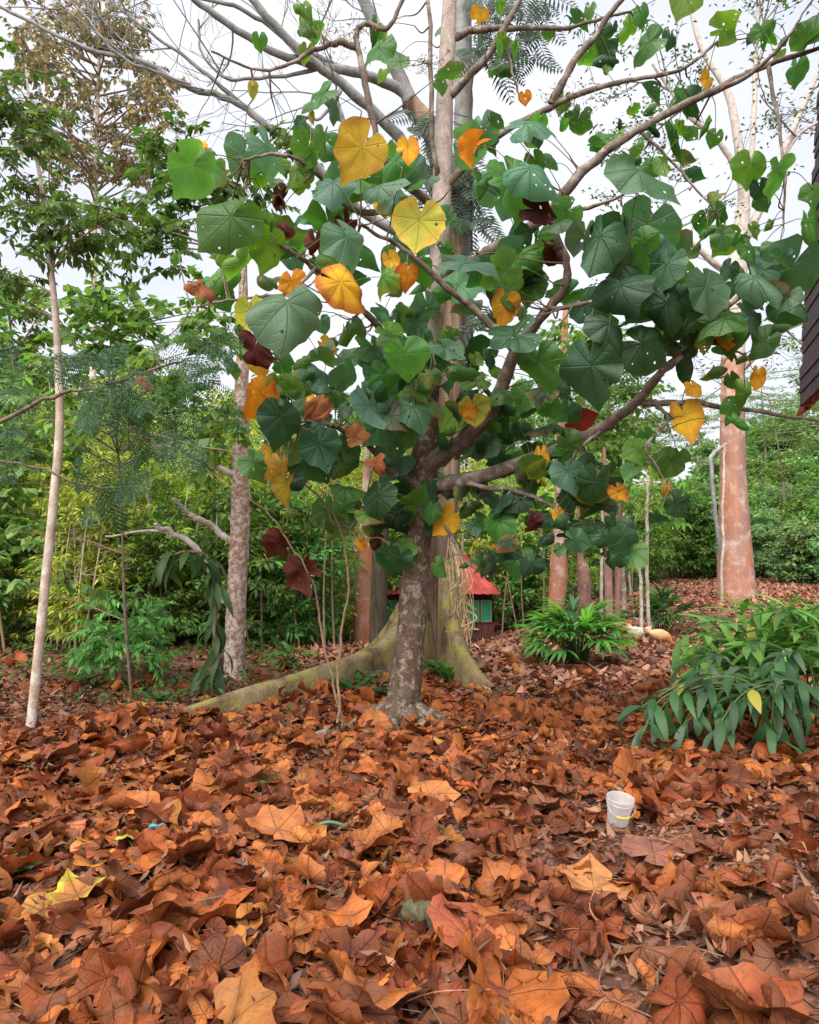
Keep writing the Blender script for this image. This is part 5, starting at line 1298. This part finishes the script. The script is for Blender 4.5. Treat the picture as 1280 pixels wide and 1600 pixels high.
def build_forest():
    rg = np.random.default_rng(61)
    PU = np.array([(0.09, 0.19, 0.03), (0.13, 0.25, 0.04), (0.06, 0.14, 0.03), (0.17, 0.27, 0.05)]) * np.array([2.5, 2.0, 2.4])
    G1 = 'slim understorey trees in the thicket'; G2 = 'shrubs massed at the forest edge'; G3 = 'tall forest trees in the background'; G4 = 'bright shrubs on the hillside'; G5 = 'flat-topped trees on the skyline'
    L1 = 'slim many-stemmed understorey tree in the light green thicket behind the litter'
    L1b = 'yellow-green bamboo-like thicket stem cluster behind the litter'
    L2 = 'dense green shrub at the forest edge'
    L3 = 'tall dark forest tree in the background'
    L4 = 'rounded bright green shrub on the right-hand hillside'
    L5 = 'flat-topped feathery tree on the skyline at right'
    L6 = 'thin straight bare stem among the thicket'
    u1 = make_tree('understorey_tree', L1, 'tree', rg, 5.2, .035, .18, 1.15, 30, 5, 9, .17, .30, PU, M_THIN, 3, .5, group=G1)
    u2 = make_tree('thicket_tree', L1b, 'tree', rg, 4.4, .028, .12, 1.0, 30, 5, 9, .20, .22, PU * np.array([1.2, 1.05, .8]), M_THIN, 4, .55, group=G1)
    s1 = make_tree('forest_shrub', L2, 'shrub', rg, 2.3, .03, .08, 1.15, 24, 6, 12, .15, .42, PAL_MD, M_TWIG, 3, .4, group=G2)
    s2 = make_tree('forest_shrub', L2, 'shrub', rg, 2.9, .03, .10, 1.2, 24, 6, 12, .16, .34, PAL_MD * np.array([.75, .85, .9]), M_TWIG, 3, .4, group=G2)
    t1 = make_tree('forest_tree', L3, 'tree', rg, 11, .16, .35, 3.0, 46, 8, 16, .30, .42, PAL_DK * 1.6, M_GTRUNK, 1, .4, group=G3)
    t2 = make_tree('forest_tree', L3, 'tree', rg, 9, .13, .30, 2.6, 44, 8, 16, .28, .45, PAL_MD, M_GTRUNK, 1, .4, group=G3)
    h1 = make_tree('hill_shrub', L4, 'shrub', rg, 1.7, .03, .1, 1.1, 22, 7, 14, .17, .5, PAL_LT * np.array([1.15, 1.0, 2.2]), M_TWIG, 3, .3, group=G4)  # hillside haze is painted into the leaves as a paler, greyer green
    h2 = make_tree('hill_shrub', L4, 'shrub', rg, 2.2, .03, .1, 1.2, 22, 7, 14, .17, .45, PAL_MD * np.array([1.25, 1.1, 2.0]), M_TWIG, 3, .3, group=G4)  # same haze put into this shrub's palette
    f1 = make_tree('flat_topped_tree', L5, 'tree', rg, 8.5, .12, .5, 3.4, 26, 9, 22, .16, .3, PAL_MD * .9, M_GTRUNK, 1, .1, flat=.28, shape='top', group=G5)
    protos = {'u1': u1, 'u2': u2, 's1': s1, 's2': s2, 't1': t1, 't2': t2, 'h1': h1, 'h2': h2, 'f1': f1}
    used = set()

    ZN = {'u1': L1, 'u2': L1b, 's1': L2, 's2': L2, 't1': L3, 't2': L3, 'h1': L4, 'h2': L4, 'f1': L5}

    def zone(k, x, y):
        px = 640 + x / y * F_PX
        side = 'left of the mottled trunk' if px < 350 else 'between mottled trunk and buttresses' if px < 640 else 'behind the red-roofed hut' if px < 830 else 'between the hut and the orange trunk' if px < 1120 else 'right of the orange trunk'
        row = 'front row' if y < 15.5 else 'middle row' if y < 22 else 'back row' if y < 29 else 'far row' if y < 40 else 'farthest row'
        kind = {'u1': 'slim understorey tree', 'u2': 'yellow-green thicket tree', 's1': 'mid-green shrub', 's2': 'dull green shrub', 't1': 'tall dark forest tree', 't2': 'tall mid-green forest tree', 'h1': 'bright yellow-green hill shrub', 'h2': 'green hill shrub', 'f1': 'flat-topped skyline tree'}[k]
        return kind + ', ' + row + ', ' + side

    def put(k, x, y, sc, rz=None):
        z = float(gz(x, y)) - .03; rz = rg.uniform(0, 6.28) if rz is None else rz
        o = protos[k]
        if k not in used:
            used.add(k); o['label'] = zone(k, x, y); o.location = (x, y, z); o.rotation_euler = (0, 0, rz); o.scale = (sc, sc, sc)
        else:
            copy_tree(o, (x, y, z), rz, sc, zone(k, x, y))

    def col(px, d): return (px - 640) / F_PX * d
    # left thicket, near rows then taller behind
    for d, px0, px1, n, ks, s0, s1_ in ((12.8, -60, 330, 5, ('u2', 's1', 'u2'), .65, .95), (14.2, -120, 560, 14, ('u1', 'u2', 's2', 's1'), .75, 1.05), (16.5, -150, 520, 14, ('u1', 'u2', 's2'), .85, 1.15), (19.5, -150, 860, 18, ('u1', 'u2', 's2', 's1'), .9, 1.3), (23.5, -150, 960, 16, ('u1', 'u2', 't2'), .6, .95), (29, -200, 900, 14, ('t2', 't1', 'u1'), .7, .9), (38, -200, 950, 12, ('t1', 't2'), .8, 1.05)):
        for k in range(n):
            px = px0 + (px1 - px0) * (k + rg.uniform(.1, .9)) / n; dd = d + rg.normal(0, .6)
            put(ks[rg.integers(len(ks))], col(px, dd), dd, rg.uniform(s0, s1_))
    # taller trees left, seen against the sky
    for px, d, k, s in ((-90, 13, 't2', .75), (40, 21, 't1', .85), (260, 26, 't2', .85), (-20, 30, 't1', 1.0), (420, 33, 't1', .75), (560, 32, 't2', .8), (760, 34, 't2', .75), (860, 30, 't2', .65), (820, 42, 't1', .8)):
        put(k, col(px, d), d, s)
    # behind the hut and centre right
    for px, d, k, s in ((855, 19, 'u1', .7), (840, 20, 'u2', .8), (790, 22, 'u1', .9), (900, 21, 'u1', .85), (940, 23, 's2', 1.1), (985, 22, 'u1', .75), (1020, 26, 's1', 1.2), (1050, 29, 's2', 1.2), (1085, 31, 's1', 1.3), (1000, 28, 'u2', 1.0), (1060, 30, 's2', 1.3), (960, 30, 't2', .55), (880, 26, 'u2', 1.0), (690, 24, 'u1', 1.0), (630, 24, 'u2', 1.1), (740, 26, 'u1', 1.05), (1100, 33, 's1', 1.2)):
        put(k, col(px, d), d, s)
    # right hillside
    for d, n, sc in ((22.5, 7, .8), (25, 8, 1.0), (28, 9, 1.15), (32, 10, 1.3), (37, 11, 1.5), (43, 11, 1.8), (50, 10, 2.1)):
        for k in range(n):
            px = 1085 + (1420 - 1085) * (k + rg.uniform(.1, .9)) / n; dd = d + rg.normal(0, .7)
            if d < 24 and px < 1250: continue
            if d < 27 and px < 1200: continue
            put(('h1', 'h2', 'h1', 's1')[rg.integers(4)], col(px, dd), dd, sc * rg.uniform(.75, 1.15))
    for px, d, s in ((1240, 30, .85), (1330, 27, 1.0), (1085, 46, 1.0), (1200, 50, 1.0), (1290, 55, 1.1), (1030, 48, .9), (1420, 45, 1.2)):
        put('f1', col(px, d), d, s)
    for px, d, k, s in ((1400, 36, 't2', .9), (1180, 62, 't2', .5), (1260, 66, 't1', .5), (1100, 64, 't2', .5), (1330, 64, 't1', .6), (1020, 60, 't2', .8), (940, 56, 't1', .75)):
        put(k, col(px, d), d, s)
    # wood closing the horizon all round
    for k in range(36):
        a = 2 * math.pi * k / 36 + rg.normal(0, .04); dd = rg.uniform(60, 80)
        x, y = math.sin(a) * dd, math.cos(a) * dd
        if y > 30 and abs(x) < y * .62: continue
        if y > 22: put(('t1', 't2')[k % 2], x, y, rg.uniform(1.0, 1.5))
    # pale thin stems
    pole = thing('thin_tree', L6, 'sapling', (0, 0, 0), G1)
    g = Geo(); z = np.linspace(-.1, 3.6, 8); tube(g, np.stack([.05 * np.sin(z * 1.3), .04 * np.cos(z), z], 1), np.linspace(.022, .012, 8), 6); part(g, 'trunk', M_SAP, pole)
    g = Geo(); n = 80; t = rg.uniform(.55, 1.05, n); batch(g, np.stack([rg.normal(0, .25, n), rg.normal(0, .25, n), 3.6 * t], 1), rg.normal(0, 1, (n, 3)), np.array([0, 0, 1.]) + rg.normal(0, .4, (n, 3)), .16, .05, PU[rg.integers(0, 4, n)]); part(g, 'crown', M_FOLI, pole)
    first = True
    for px, d, s, tilt in ((392, 13, .9, .06), (440, 13.2, .8, .1), (470, 12.8, .8, .12), (500, 13.4, .95, -.03), (512, 12.6, 1.0, .12), (527, 13, 1.0, .08), (585, 14, .9, 0), (15, 12, 1.1, .12), (784, 14, .8, -.12), (820, 15, .7, .06), (845, 15.5, .8, 0), (812, 14.6, .7, .1), (985, 16, .8, 0), (410, 14, 1.1, 0), (485, 15, 1.2, .05), (20, 15, 1.2, .1), (110, 15, 1.0, -.05), (250, 14.5, 1.1, .05), (300, 15, 1.0, 0)):
        x = col(px, d); loc = (x, d, float(gz(x, d)))
        o = pole if first else copy_tree(pole, loc, 0, s)
        o.location = loc; o.scale = (s, s, s); o.rotation_euler = (rg.normal(0, .05), tilt, rg.uniform(0, 6.28)); first = False
        o['label'] = 'thin bare-stemmed tree, ' + ('leaning right' if tilt > .09 else 'leaning left' if tilt < -.02 else 'upright') + ', ' + ('at the left edge' if px < 150 else 'left of the mottled trunk' if px < 350 else 'just right of the mottled trunk' if px < 460 else 'left of the stout pinkish trunk' if px < 640 else 'just right of the red-roofed hut' if px < 900 else 'right of the red-brown pair')
    # low ground cover on the left soil
    g = Geo(); n = 9000
    d = np.sqrt(rg.uniform(7.6 ** 2, 17 ** 2, n)); px = rg.uniform(-40, 470, n); x = (px - 640) / F_PX * d
    keep = (np.sin(x * 2.1 + 1) * np.sin(d * 1.7) + rg.normal(0, .5, n)) > .25
    x, d = x[keep], d[keep]; n = len(x)
    batch(g, np.stack([x, d, gz(x, d) + rg.uniform(0, .16, n)], 1), rg.normal(0, 1, (n, 3)) * [1, 1, .6] + [0, 0, .4], np.array([0, 0, 1.]) + rg.normal(0, .5, (n, 3)), rg.uniform(.06, .16, n), .045, jit((0.07, 0.14, 0.03), n), bend=.3)
    part(g, 'ground_cover', M_FOLI2, ground, kind='stuff')


build_forest()


# ------------------------------------------------------------------ red-roofed hut
def build_hut():
    D = 18.0
    def pt(px, py, d=D): return P(px, py, d)
    c = pt(655, 1003); r = thing('hut', 'small red-roofed hut on stilts with green windows, half hidden behind the buttresses', 'hut', (c[0], D, c[2]))
    red = plain_mat('red_tin', (0.50, 0.085, 0.07), .55, .3, .35, 5.0); wood = bark_mat('hut_boards', (0.07, 0.025, 0.02), (0.15, 0.06, 0.05), None, None, .4, 5., (3, 3, .3), .3)
    woodl = bark_mat('hut_light_board', (0.22, 0.11, 0.09), (0.32, 0.18, 0.15), None, None, .4, 5., (3, 3, .3), .3); green = plain_mat('green_pane', (0.02, 0.22, 0.13), .25, .5, .2, 2.)
    fr = plain_mat('green_frame', (0.16, 0.22, 0.10), .6, .3, .2, 6.); dark = plain_mat('dark_beam', (0.05, 0.02, 0.018), .8, .2, .2, 6.)
    x0, x1 = pt(535, 950)[0], pt(772, 950)[0]; zt, zw, zb, zg = pt(655, 930)[2], pt(655, 973)[2], pt(655, 998)[2], pt(655, 1004)[2] - .1
    ze = pt(655, 927)[2]; dp = 2.6
    g = Geo(); box(g, (x0 + .03, D + .03, zb), (x1 - .03, D + dp, zt)); part(g, 'wall', dark, r, smooth=False)
    # boards below the windows
    n = 12; w = (x1 - x0) / n
    for k in range(n):
        g = Geo(); box(g, (x0 + k * w + .006, D - .02 - .006 * (k % 2), zb), (x0 + (k + 1) * w - .006, D + .02, zw - .02)); part(g, 'board', woodl if k == 9 else wood, r, smooth=False)
    # windows
    xs = [535, 556, 590, 622, 655, 690, 708, 728, 750, 769]
    for a, b in zip(xs[:-1], xs[1:]):
        xa, xb = pt(a, 950)[0] + .015, pt(b, 950)[0] - .015; z0, z1 = zw + .02, zt - .12
        g = Geo()
        for lo, hi in (((xa, z0), (xa + .03, z1)), ((xb - .03, z0), (xb, z1)), ((xa + .03, z0), (xb - .03, z0 + .03)), ((xa + .03, z1 - .03), (xb - .03, z1))): box(g, (lo[0], D - .03, lo[1]), (hi[0], D + .02, hi[1]))
        wf = part(g, 'window', fr, r, smooth=False)
        g = Geo(); box(g, (xa + .03, D - .01, z0 + .03), (xb - .03, D + .01, z1 - .03)); part(g, 'pane', green, wf, smooth=False)
    g = Geo(); box(g, (x0 - .05, D - .04, zw - .02), (x1 + .05, D + .02, zw + .02)); box(g, (x0 - .05, D - .05, zb - .06), (x1 + .05, D + .06, zb)); part(g, 'rail', dark, r, smooth=False)
    for px in (545, 620, 690, 757):
        g = Geo(); x = pt(px, 1000)[0]; zz = float(gz(x, D)); box(g, (x - .05, D + .05, min(zz, zg) - .1), (x + .05, D + .15, zb - .06)); part(g, 'stilt', dark, r, smooth=False)
    # hip roof of corrugated sheets
    ex0, ex1 = x0 - .28, x1 + .12; ey0, ey1 = D - .35, D + dp + .35; zr = ze + 1.4; rx0, rx1 = ex0 + 1.1, ex1 - 1.1; ry = (ey0 + ey1) / 2
    def sheet(a, b, c_, d_, n):
        a, b, c_, d_ = [np.array(q, float) for q in (a, b, c_, d_)]
        nn = unit(np.cross(b - a, d_ - a))
        for k in range(n):
            g = Geo(); m = 7; t = (k + np.linspace(0, 1, m)) / n
            lo = a + (b - a) * t[:, None]; hi = d_ + (c_ - d_) * t[:, None]; wv = (.018 * np.cos(np.linspace(0, 4 * math.pi, m)))[:, None] * nn
            V = np.stack([lo + wv, hi + wv, lo + wv - nn * .012, hi + wv - nn * .012], 1).reshape(-1, 3)
            f = []
            for q in range(m - 1): f += [[q * 4, q * 4 + 4, q * 4 + 5, q * 4 + 1], [q * 4 + 2, q * 4 + 3, q * 4 + 7, q * 4 + 6], [q * 4, q * 4 + 2, q * 4 + 6, q * 4 + 4]]
            g.add(V, np.array(f)); part(g, 'roof_sheet', red, r)
    sheet((ex0, ey0, ze), (ex1, ey0, ze), (rx1, ry, zr), (rx0, ry, zr), 10)
    sheet((ex1, ey0, ze), (ex1, ey1, ze), (rx1, ry, zr), (rx1, ry, zr), 5)
    sheet((ex1, ey1, ze), (ex0, ey1, ze), (rx0, ry, zr), (rx1, ry, zr), 8)
    sheet((ex0, ey1, ze), (ex0, ey0, ze), (rx0, ry, zr), (rx0, ry, zr), 5)
    # tap pipe on the board wall
    g = Geo(); tube(g, np.array([pt(732, 981, D - .06), pt(748, 984, D - .06)]), .02, 6); part(g, 'pipe', plain_mat('grey_pipe', (.45, .45, .45), .4), r)


build_hut()


# ------------------------------------------------------------------ steep tiled roof edge of the house at right
def build_house():
    C = P(1252, 636, 8.6); T = P(1284, 130, 8.45); E = P(1282, 602, 7.6)
    U = unit(T - C); e = E - C; e = unit(e - U * np.dot(e, U)); N = unit(np.cross(U, e))
    if np.dot(N, np.array([0, 0, CAM_H]) - C) < 0: N = -N            # towards the camera: inner, dark side
    r = thing('tiled_house', 'steep red-tiled roof edge of a house with dark board underside, cropped by the right edge', 'house', (C[0] + 1.2, 7.0, 0))
    purple = bark_mat('roof_boards', (0.045, 0.028, 0.035), (0.10, 0.065, 0.075), None, None, .4, 6., (2, .4, 4), .35)
    tile = plain_mat('roof_tile', (0.45, 0.13, 0.09), .75, .2, .35, 6.); wood = bark_mat('house_post', (0.08, 0.05, 0.04), (0.16, 0.10, 0.08), None, None, .4, 6., (2, 2, .4), .3)
    Lr = float(np.linalg.norm(T - C)) + .8; n = 30; w = Lr / n; run = 5.5
    for k in range(n):
        g = Geo(); c = C + U * w * (k + .5) + e * run / 2 + N * (.012 * (k % 3)); obox(g, c, e * run / 2, U * (w * .5 - .004), N * .018)
        part(g, 'board', purple, r, origin=c, smooth=False)
    nt = 17; tw = Lr / nt
    for k in range(nt):
        for q in range(5):
            g = Geo(); tilt = unit(U + N * -.16); n2 = unit(np.cross(tilt, e)); 
            c = C + U * tw * (k + .5) + e * (q * .30 - .22) - N * (.06 + .01 * (q % 2)) 
            V = []
            m = 6
            for a in np.linspace(0, math.pi, m):
                V.append(c - e * ((.24 if q == 0 else .16) * math.cos(a)) - N * (.05 * math.sin(a)) - tilt * tw * .62 - N * .0)
                V.append(c - e * (.13 * math.cos(a)) - N * (.05 * math.sin(a) + .055) + tilt * tw * .5)
            V = np.array(V); Vi = V + N * .016
            f = [[i, i + 1, i + 3, i + 2] for i in range(0, 2 * m - 2, 2)]; f2 = [[b + 2 * m for b in q_[::-1]] for q_ in f]
            ed = [[i, i + 2, i + 2 + 2 * m, i + 2 * m] for i in range(0, 2 * m - 2, 2)]
            g.add(np.vstack([V, Vi]), np.array(f + f2 + ed)); part(g, 'tile', tile, r, origin=c)
    # posts carrying the eave, outside the frame
    for t in (3.4, 5.2):
        p = C + e * t + U * .25 + N * .1; gp = float(gz(p[0], p[1])); g = Geo(); box(g, (p[0] - .08, p[1] - .08, gp - .1), (p[0] + .08, p[1] + .08, p[2])); part(g, 'post', wood, r, smooth=False)


build_house()


# ------------------------------------------------------------------ bucket, chickens, odds and ends
def build_bucket():
    rg = np.random.default_rng(3)
    c = G_(956, 4.30); c[2] += .03
    r = thing('bucket', 'small translucent white plastic bucket with a yellow-gripped handle on the leaves', 'bucket', c)
    m, t, o = mat_new('milky_plastic'); b = NB(t)
    geo = b.n('ShaderNodeNewGeometry'); sx = b.n('ShaderNodeSeparateXYZ'); b.l(geo.outputs['Position'], sx.inputs[0])
    dirt = b.noise(geo.outputs['Position'], 26., 5)
    colr = b.mix(b.math('MULTIPLY', b.ramp(dirt, .45, .75), .35), (.82, .80, .79), (.55, .48, .43))
    pr = b.n('ShaderNodeBsdfPrincipled'); b.l(colr, pr.inputs['Base Color']); pr.inputs['Roughness'].default_value = .35
    tr = b.n('ShaderNodeBsdfTranslucent'); b.l(colr, tr.inputs['Color']); ms = b.n('ShaderNodeMixShader'); ms.inputs[0].default_value = .65
    b.l(pr.outputs[0], ms.inputs[1]); b.l(tr.outputs[0], ms.inputs[2])
    tp = b.n('ShaderNodeBsdfTransparent'); m2 = b.n('ShaderNodeMixShader'); m2.inputs[0].default_value = .22
    b.l(ms.outputs[0], m2.inputs[1]); b.l(tp.outputs[0], m2.inputs[2]); b.l(m2.outputs[0], o.inputs['Surface'])
    R = Matrix.Rotation(math.radians(9), 3, 'X') @ Matrix.Rotation(math.radians(5), 3, 'Y'); R = np.array(R)
    def lathe(prof, ns=40):
        a = np.arange(ns) * 2 * math.pi / ns; V = []
        for rr, z in prof: V.append(np.stack([rr * np.cos(a), rr * np.sin(a), np.full(ns, z)], 1))
        V = np.concatenate(V); k = len(prof); i = np.arange(k - 1)[:, None] * ns; j = np.arange(ns)[None]; f = np.stack([i + j, i + (j + 1) % ns, i + ns + (j + 1) % ns, i + ns + j], -1).reshape(-1, 4)
        return V, f
    H = .178
    V, f = lathe([(.001, .004), (.060, .004), (.064, .01), (.082, H - .03), (.084, H - .028), (.087, H - .004), (.089, H), (.086, H + .002), (.083, H - .004), (.080, H - .03), (.062, .014), (.001, .012)])
    g = Geo(); g.add(V @ R.T + c + [0, 0, .01], f); part(g, 'body', m, r)
    V, f = lathe([(.0825, H - .034), (.088, H - .033), (.088, H - .028), (.083, H - .027)])
    g = Geo(); g.add(V @ R.T + c + [0, 0, .01], f); part(g, 'rim_band', m, r)
    # wire handle hanging down in front
    a = np.linspace(0, math.pi, 21); hp = np.stack([.090 * np.cos(a), -.012 - .085 * np.sin(a) ** .7, (H - .03) - .062 * np.sin(a)], 1)
    g = Geo(); tube(g, hp @ R.T + c + [0, 0, .01], .0016, 6); h = part(g, 'handle', plain_mat('wire', (.5, .5, .5), .35, .5, .1, 8., .8), r)
    mid = hp[7:14]; g = Geo(); tube(g, mid @ R.T + c + [0, 0, .01], .0062, 10); part(g, 'grip', plain_mat('yellow_grip', (.75, .48, .02), .45), h)
    r.scale = (.88, .88, .88)


def chicken(label, base, heading, pose, cols, name='chicken'):
    rg = np.random.default_rng(len(label))
    r = thing(name, label, 'chicken', base)
    feath = plain_mat('feathers_' + pose, (1, 1, 1), .75, .2, .35, 60., attr=True); redm = plain_mat('comb_red', (.5, .02, .02), .5); yel = plain_mat('leg_yellow', (.5, .3, .08), .6)
    if pose == 'peck':
        sp = [(-.24, .33), (-.17, .27), (-.08, .24), (.02, .22), (.11, .19), (.17, .14), (.21, .09), (.245, .055), (.265, .035)]; rd = [.012, .055, .10, .115, .10, .065, .042, .034, .018]
    else:
        sp = [(-.25, .36), (-.18, .29), (-.08, .25), (.02, .25), (.10, .28), (.14, .34), (.155, .40), (.165, .445), (.185, .455)]; rd = [.012, .05, .095, .112, .095, .062, .042, .036, .016]
    ca, sa = math.cos(heading), math.sin(heading)
    r.scale = (.88, .88, .88)
    def W(x, y, z): return np.array([base[0] + x * ca - y * sa, base[1] + x * sa + y * ca, base[2] + z])
    p3 = smooth_path(np.array([W(x, 0, z) for x, z in sp]), 4); rr = np.interp(np.linspace(0, 1, len(p3)), np.linspace(0, 1, len(rd)), rd)
    t = np.linspace(0, 1, len(p3)); c = np.array([[np.interp(q, cols[0], [k[i] for k in cols[1]]) for i in range(3)] for q in t])
    g = Geo(); tube(g, p3, rr, 14, c, wob=.03); part(g, 'body', feath, r)
    for s in (-1, 1):                                                   # wings
        g = Geo(); c0 = W(.06, s * .085, .26)
        for k in range(7): blade(g, c0 + np.array([0, 0, -.012 * k]), unit(W(-1, s * .05, -.18 - .03 * k) - W(0, 0, 0)), unit(W(0, s, .3) - W(0, 0, 0)), .19 - .012 * k, .05, np.array(cols[1][2]) * rg.uniform(.85, 1.1), nst=4, bend=.1)
        part(g, 'wing', feath, r)
    g = Geo()
    for k in range(9): blade(g, W(sp[1][0], rg.normal(0, .02), sp[1][1]), unit(W(-1, rg.normal(0, .2), .5 + rg.normal(0, .25)) - W(0, 0, 0)), unit(W(0, 1, .1) - W(0, 0, 0)), rg.uniform(.12, .2), .045, np.array(cols[1][0]) * rg.uniform(.8, 1.1), nst=5, bend=.5)
    part(g, 'tail', feath, r)
    hx, hz = sp[-2]
    g = Geo()
    for k in range(5): blade(g, W(hx - .03 + k * .014, 0, hz + .025), unit(W(-.3, 0, 1) - W(0, 0, 0)), unit(W(0, 1, 0) - W(0, 0, 0)), .035 if pose == 'up' else .02, .02, (1, 1, 1), nst=4, bend=0)
    tube(g, np.array([W(hx + .012, 0, hz - .025), W(hx + .014, 0, hz - .06)]), [.014, .010], 6)
    part(g, 'comb', redm, r)
    dx, dz = sp[-1][0] - sp[-2][0], sp[-1][1] - sp[-2][1]; q = np.array([dx, dz]) / math.hypot(dx, dz)
    g = Geo(); tube(g, np.array([W(sp[-1][0], 0, sp[-1][1]), W(sp[-1][0] + q[0] * .03, 0, sp[-1][1] + q[1] * .03)]), [.011, .002], 6); part(g, 'beak', yel, r)
    for s in (-1, 1):
        g = Geo(); tube(g, np.array([W(.0, s * .05, .19), W(.015, s * .05, .11), W(.0, s * .05, .012)]), [.035, .012, .009], 7)
        for a in (-.5, 0, .5, 3.1): tube(g, np.array([W(0, s * .05, .012), W(.055 * math.cos(a), s * .05 + .055 * math.sin(a), .004)]), [.007, .004], 5)
        part(g, 'leg', yel, r)


def ground_z(p): return np.array([p[0], p[1], float(gz(p[0], p[1])) + .03])


build_bucket()
chicken('light tan hen pecking at the ground beside the dark palm clump', ground_z(G_(1026, 12.9)), math.radians(-12), 'peck', ([0, .35, .6, 1], [(.66, .42, .26), (.62, .36, .20), (.50, .20, .07), (.42, .13, .04)]), 'hen')
chicken('cream rooster with a red head looking left beside the red-brown trunks', ground_z(G_(990, 13.2)), math.radians(172), 'up', ([0, .5, .72, .82, 1], [(.60, .46, .36), (.66, .52, .42), (.60, .38, .25), (.42, .03, .03), (.42, .02, .02)]), 'rooster')


def odds():
    rg = np.random.default_rng(77)
    # distinct fallen leaves on top of the drift
    for px, d, s, lift, ci, ce, lab, curl, yaw, tilt in ((138, 3.22, .26, .10, (.33, .13, .03), (.42, .42, .03), 'brown fallen leaf with a bright lime-yellow rim, bottom left', .35, 2.2, (.0, -.35)), (88, 3.15, .24, .05, (.42, .19, .05), (.36, .16, .05), 'ochre fallen leaf with black holes beside the lime-rimmed leaf', .3, 3.6, (0, -.3)), (692, 5.85, .17, .06, (.60, .34, .07), (.50, .26, .06), 'pale yellow fallen leaf in front of the central trunk', .4, 1.0, (0, -.5)),
                                                 (440, 3.95, .33, .12, (.45, .16, .05), (.42, .13, .04), 'large pale orange upright fallen leaf left of centre', .6, 1.3, (.1, -.9)), (920, 3.45, .36, .08, (.46, .20, .07), (.40, .15, .05), 'large tan fallen leaf lying open below the bucket', .35, 1.5, (.2, -.35)), (735, 3.0, .36, .08, (.34, .085, .04), (.36, .10, .04), 'large reddish fallen leaf at the bottom edge', .4, 1.2, (.2, -.5)), (1010, 3.75, .30, .07, (.24, .095, .065), (.20, .08, .05), 'large dull purple-brown leaf among the small debris', .25, .6, (0, -.3)), (225, 7.4, .17, .06, (.50, .38, .03), (.46, .30, .04), 'yellow fallen leaf by the left end of the buttress root', .4, 0.3, (0, -.4)), (213, 3.75, .10, .12, (.36, .40, .05), (.45, .45, .07), 'small lime-green leaf standing in the litter at left', .5, 1.6, (0, -1.2)), (670, 4.55, .28, .09, (.44, .15, .05), (.46, .17, .05), 'big orange fallen leaf at the middle of the drift', .5, .2, (0, -.5))):
        b = G_(px, d) + [0, 0, lift]; g = Geo()
        Lf = make_leaf(rg, s, ci, ce, curl, .02, True, .05); add_leaf(g, Lf, frame(np.array([math.cos(yaw), math.sin(yaw), 0]), np.array([tilt[0], tilt[1], 1.])), b)
        part(g, 'fallen_leaf', M_LITTER, ground, origin=b, label=lab)
    g = Geo(); b = G_(258, 4.0)
    c = b + [0, 0, .075]
    r = thing('plastic_scrap', 'small teal plastic scrap lying in the litter at left', 'litter', b)
    tube(g, np.array([c + [-.045, 0, 0], c + [-.03, 0, .008], c + [-.005, .003, .006]]), [.012, .016, .011], 9); tube(g, np.array([c + [-.002, .003, .004], c + [.02, .006, .01], c + [.036, .008, .004]]), [.008, .014, .010], 9)
    part(g, 'scrap', plain_mat('teal_plastic', (.02, .20, .20), .4, .5, .2, 20.), r)
    b = G_(508, 4.15); r = thing('hose_piece', 'short length of green hose half buried in the litter at centre left', 'hose', b); g = Geo()
    tube(g, smooth_path(np.array([b + [-.11, -.03, .05], b + [-.03, 0, .075], b + [.04, .02, .085], b + [.13, .03, .06]]), 5), .010, 10); part(g, 'hose', plain_mat('green_hose', (.05, .14, .08), .4, .5, .2, 20.), r)
    b = G_(668, 3.08); r = thing('mossy_stone', 'mossy grey-green stone among the leaves near the bottom edge', 'stone', b); g = Geo()
    pp = smooth_path(np.array([b + [-.13, .10, .03], b + [-.06, .06, .10], b + [.03, .0, .10], b + [.11, -.06, .03]]), 6); tube(g, pp, np.interp(np.linspace(0, 1, len(pp)), [0, .3, .7, 1], [.03, .048, .05, .02]), 14, wob=.07)
    part(g, 'stone', bark_mat('mossy_stone', (.04, .036, .022), (.13, .12, .065), None, (.07, .085, .025), .4, 20., (1, 1, 1), .8), r)
    b = G_(500, 6.35); r = thing('root_stub', 'grey root stub poking from the litter under the two-stemmed sapling', 'root', b); g = Geo()
    tube(g, smooth_path(np.array([b + [-.12, -.2, .0], b + [-.02, -.08, .05], b + [.10, .06, .06], b + [.14, .14, .02]]), 5), np.linspace(.03, .045, 16), 9, wob=.05); part(g, 'root', M_BARKBR, r)
    b = G_(1032, 11.6); r = thing('fallen_stick', 'dark short stick lying on the path below the hen', 'stick', b); g = Geo()
    tube(g, smooth_path(np.array([b + [-.12, 0, .03], b + [0, .02, .05], b + [.14, -.02, .03]]), 4), .025, 8, wob=.06); part(g, 'stick', M_DARKB, r)


odds()


# labels of look-alikes in one row: tell them apart by their place along it
by = {}
for o in scene.objects:
    if o.parent is None and o.get('group') and ('row, ' in str(o.get('label', '')) or 'bare-stemmed' in str(o.get('label', ''))): by.setdefault(o['label'], []).append(o)
for lab, os_ in by.items():
    if 1 < len(os_) <= 13:
        os_.sort(key=lambda o: o.location[0] / max(o.location[1], 1))
        names = ['first', 'second', 'third', 'fourth', 'fifth', 'sixth', 'seventh', 'eighth', 'ninth', 'tenth', 'eleventh', 'twelfth', 'thirteenth']
        for k, o in enumerate(os_): o['label'] = lab + ', ' + names[k] + ' from left'
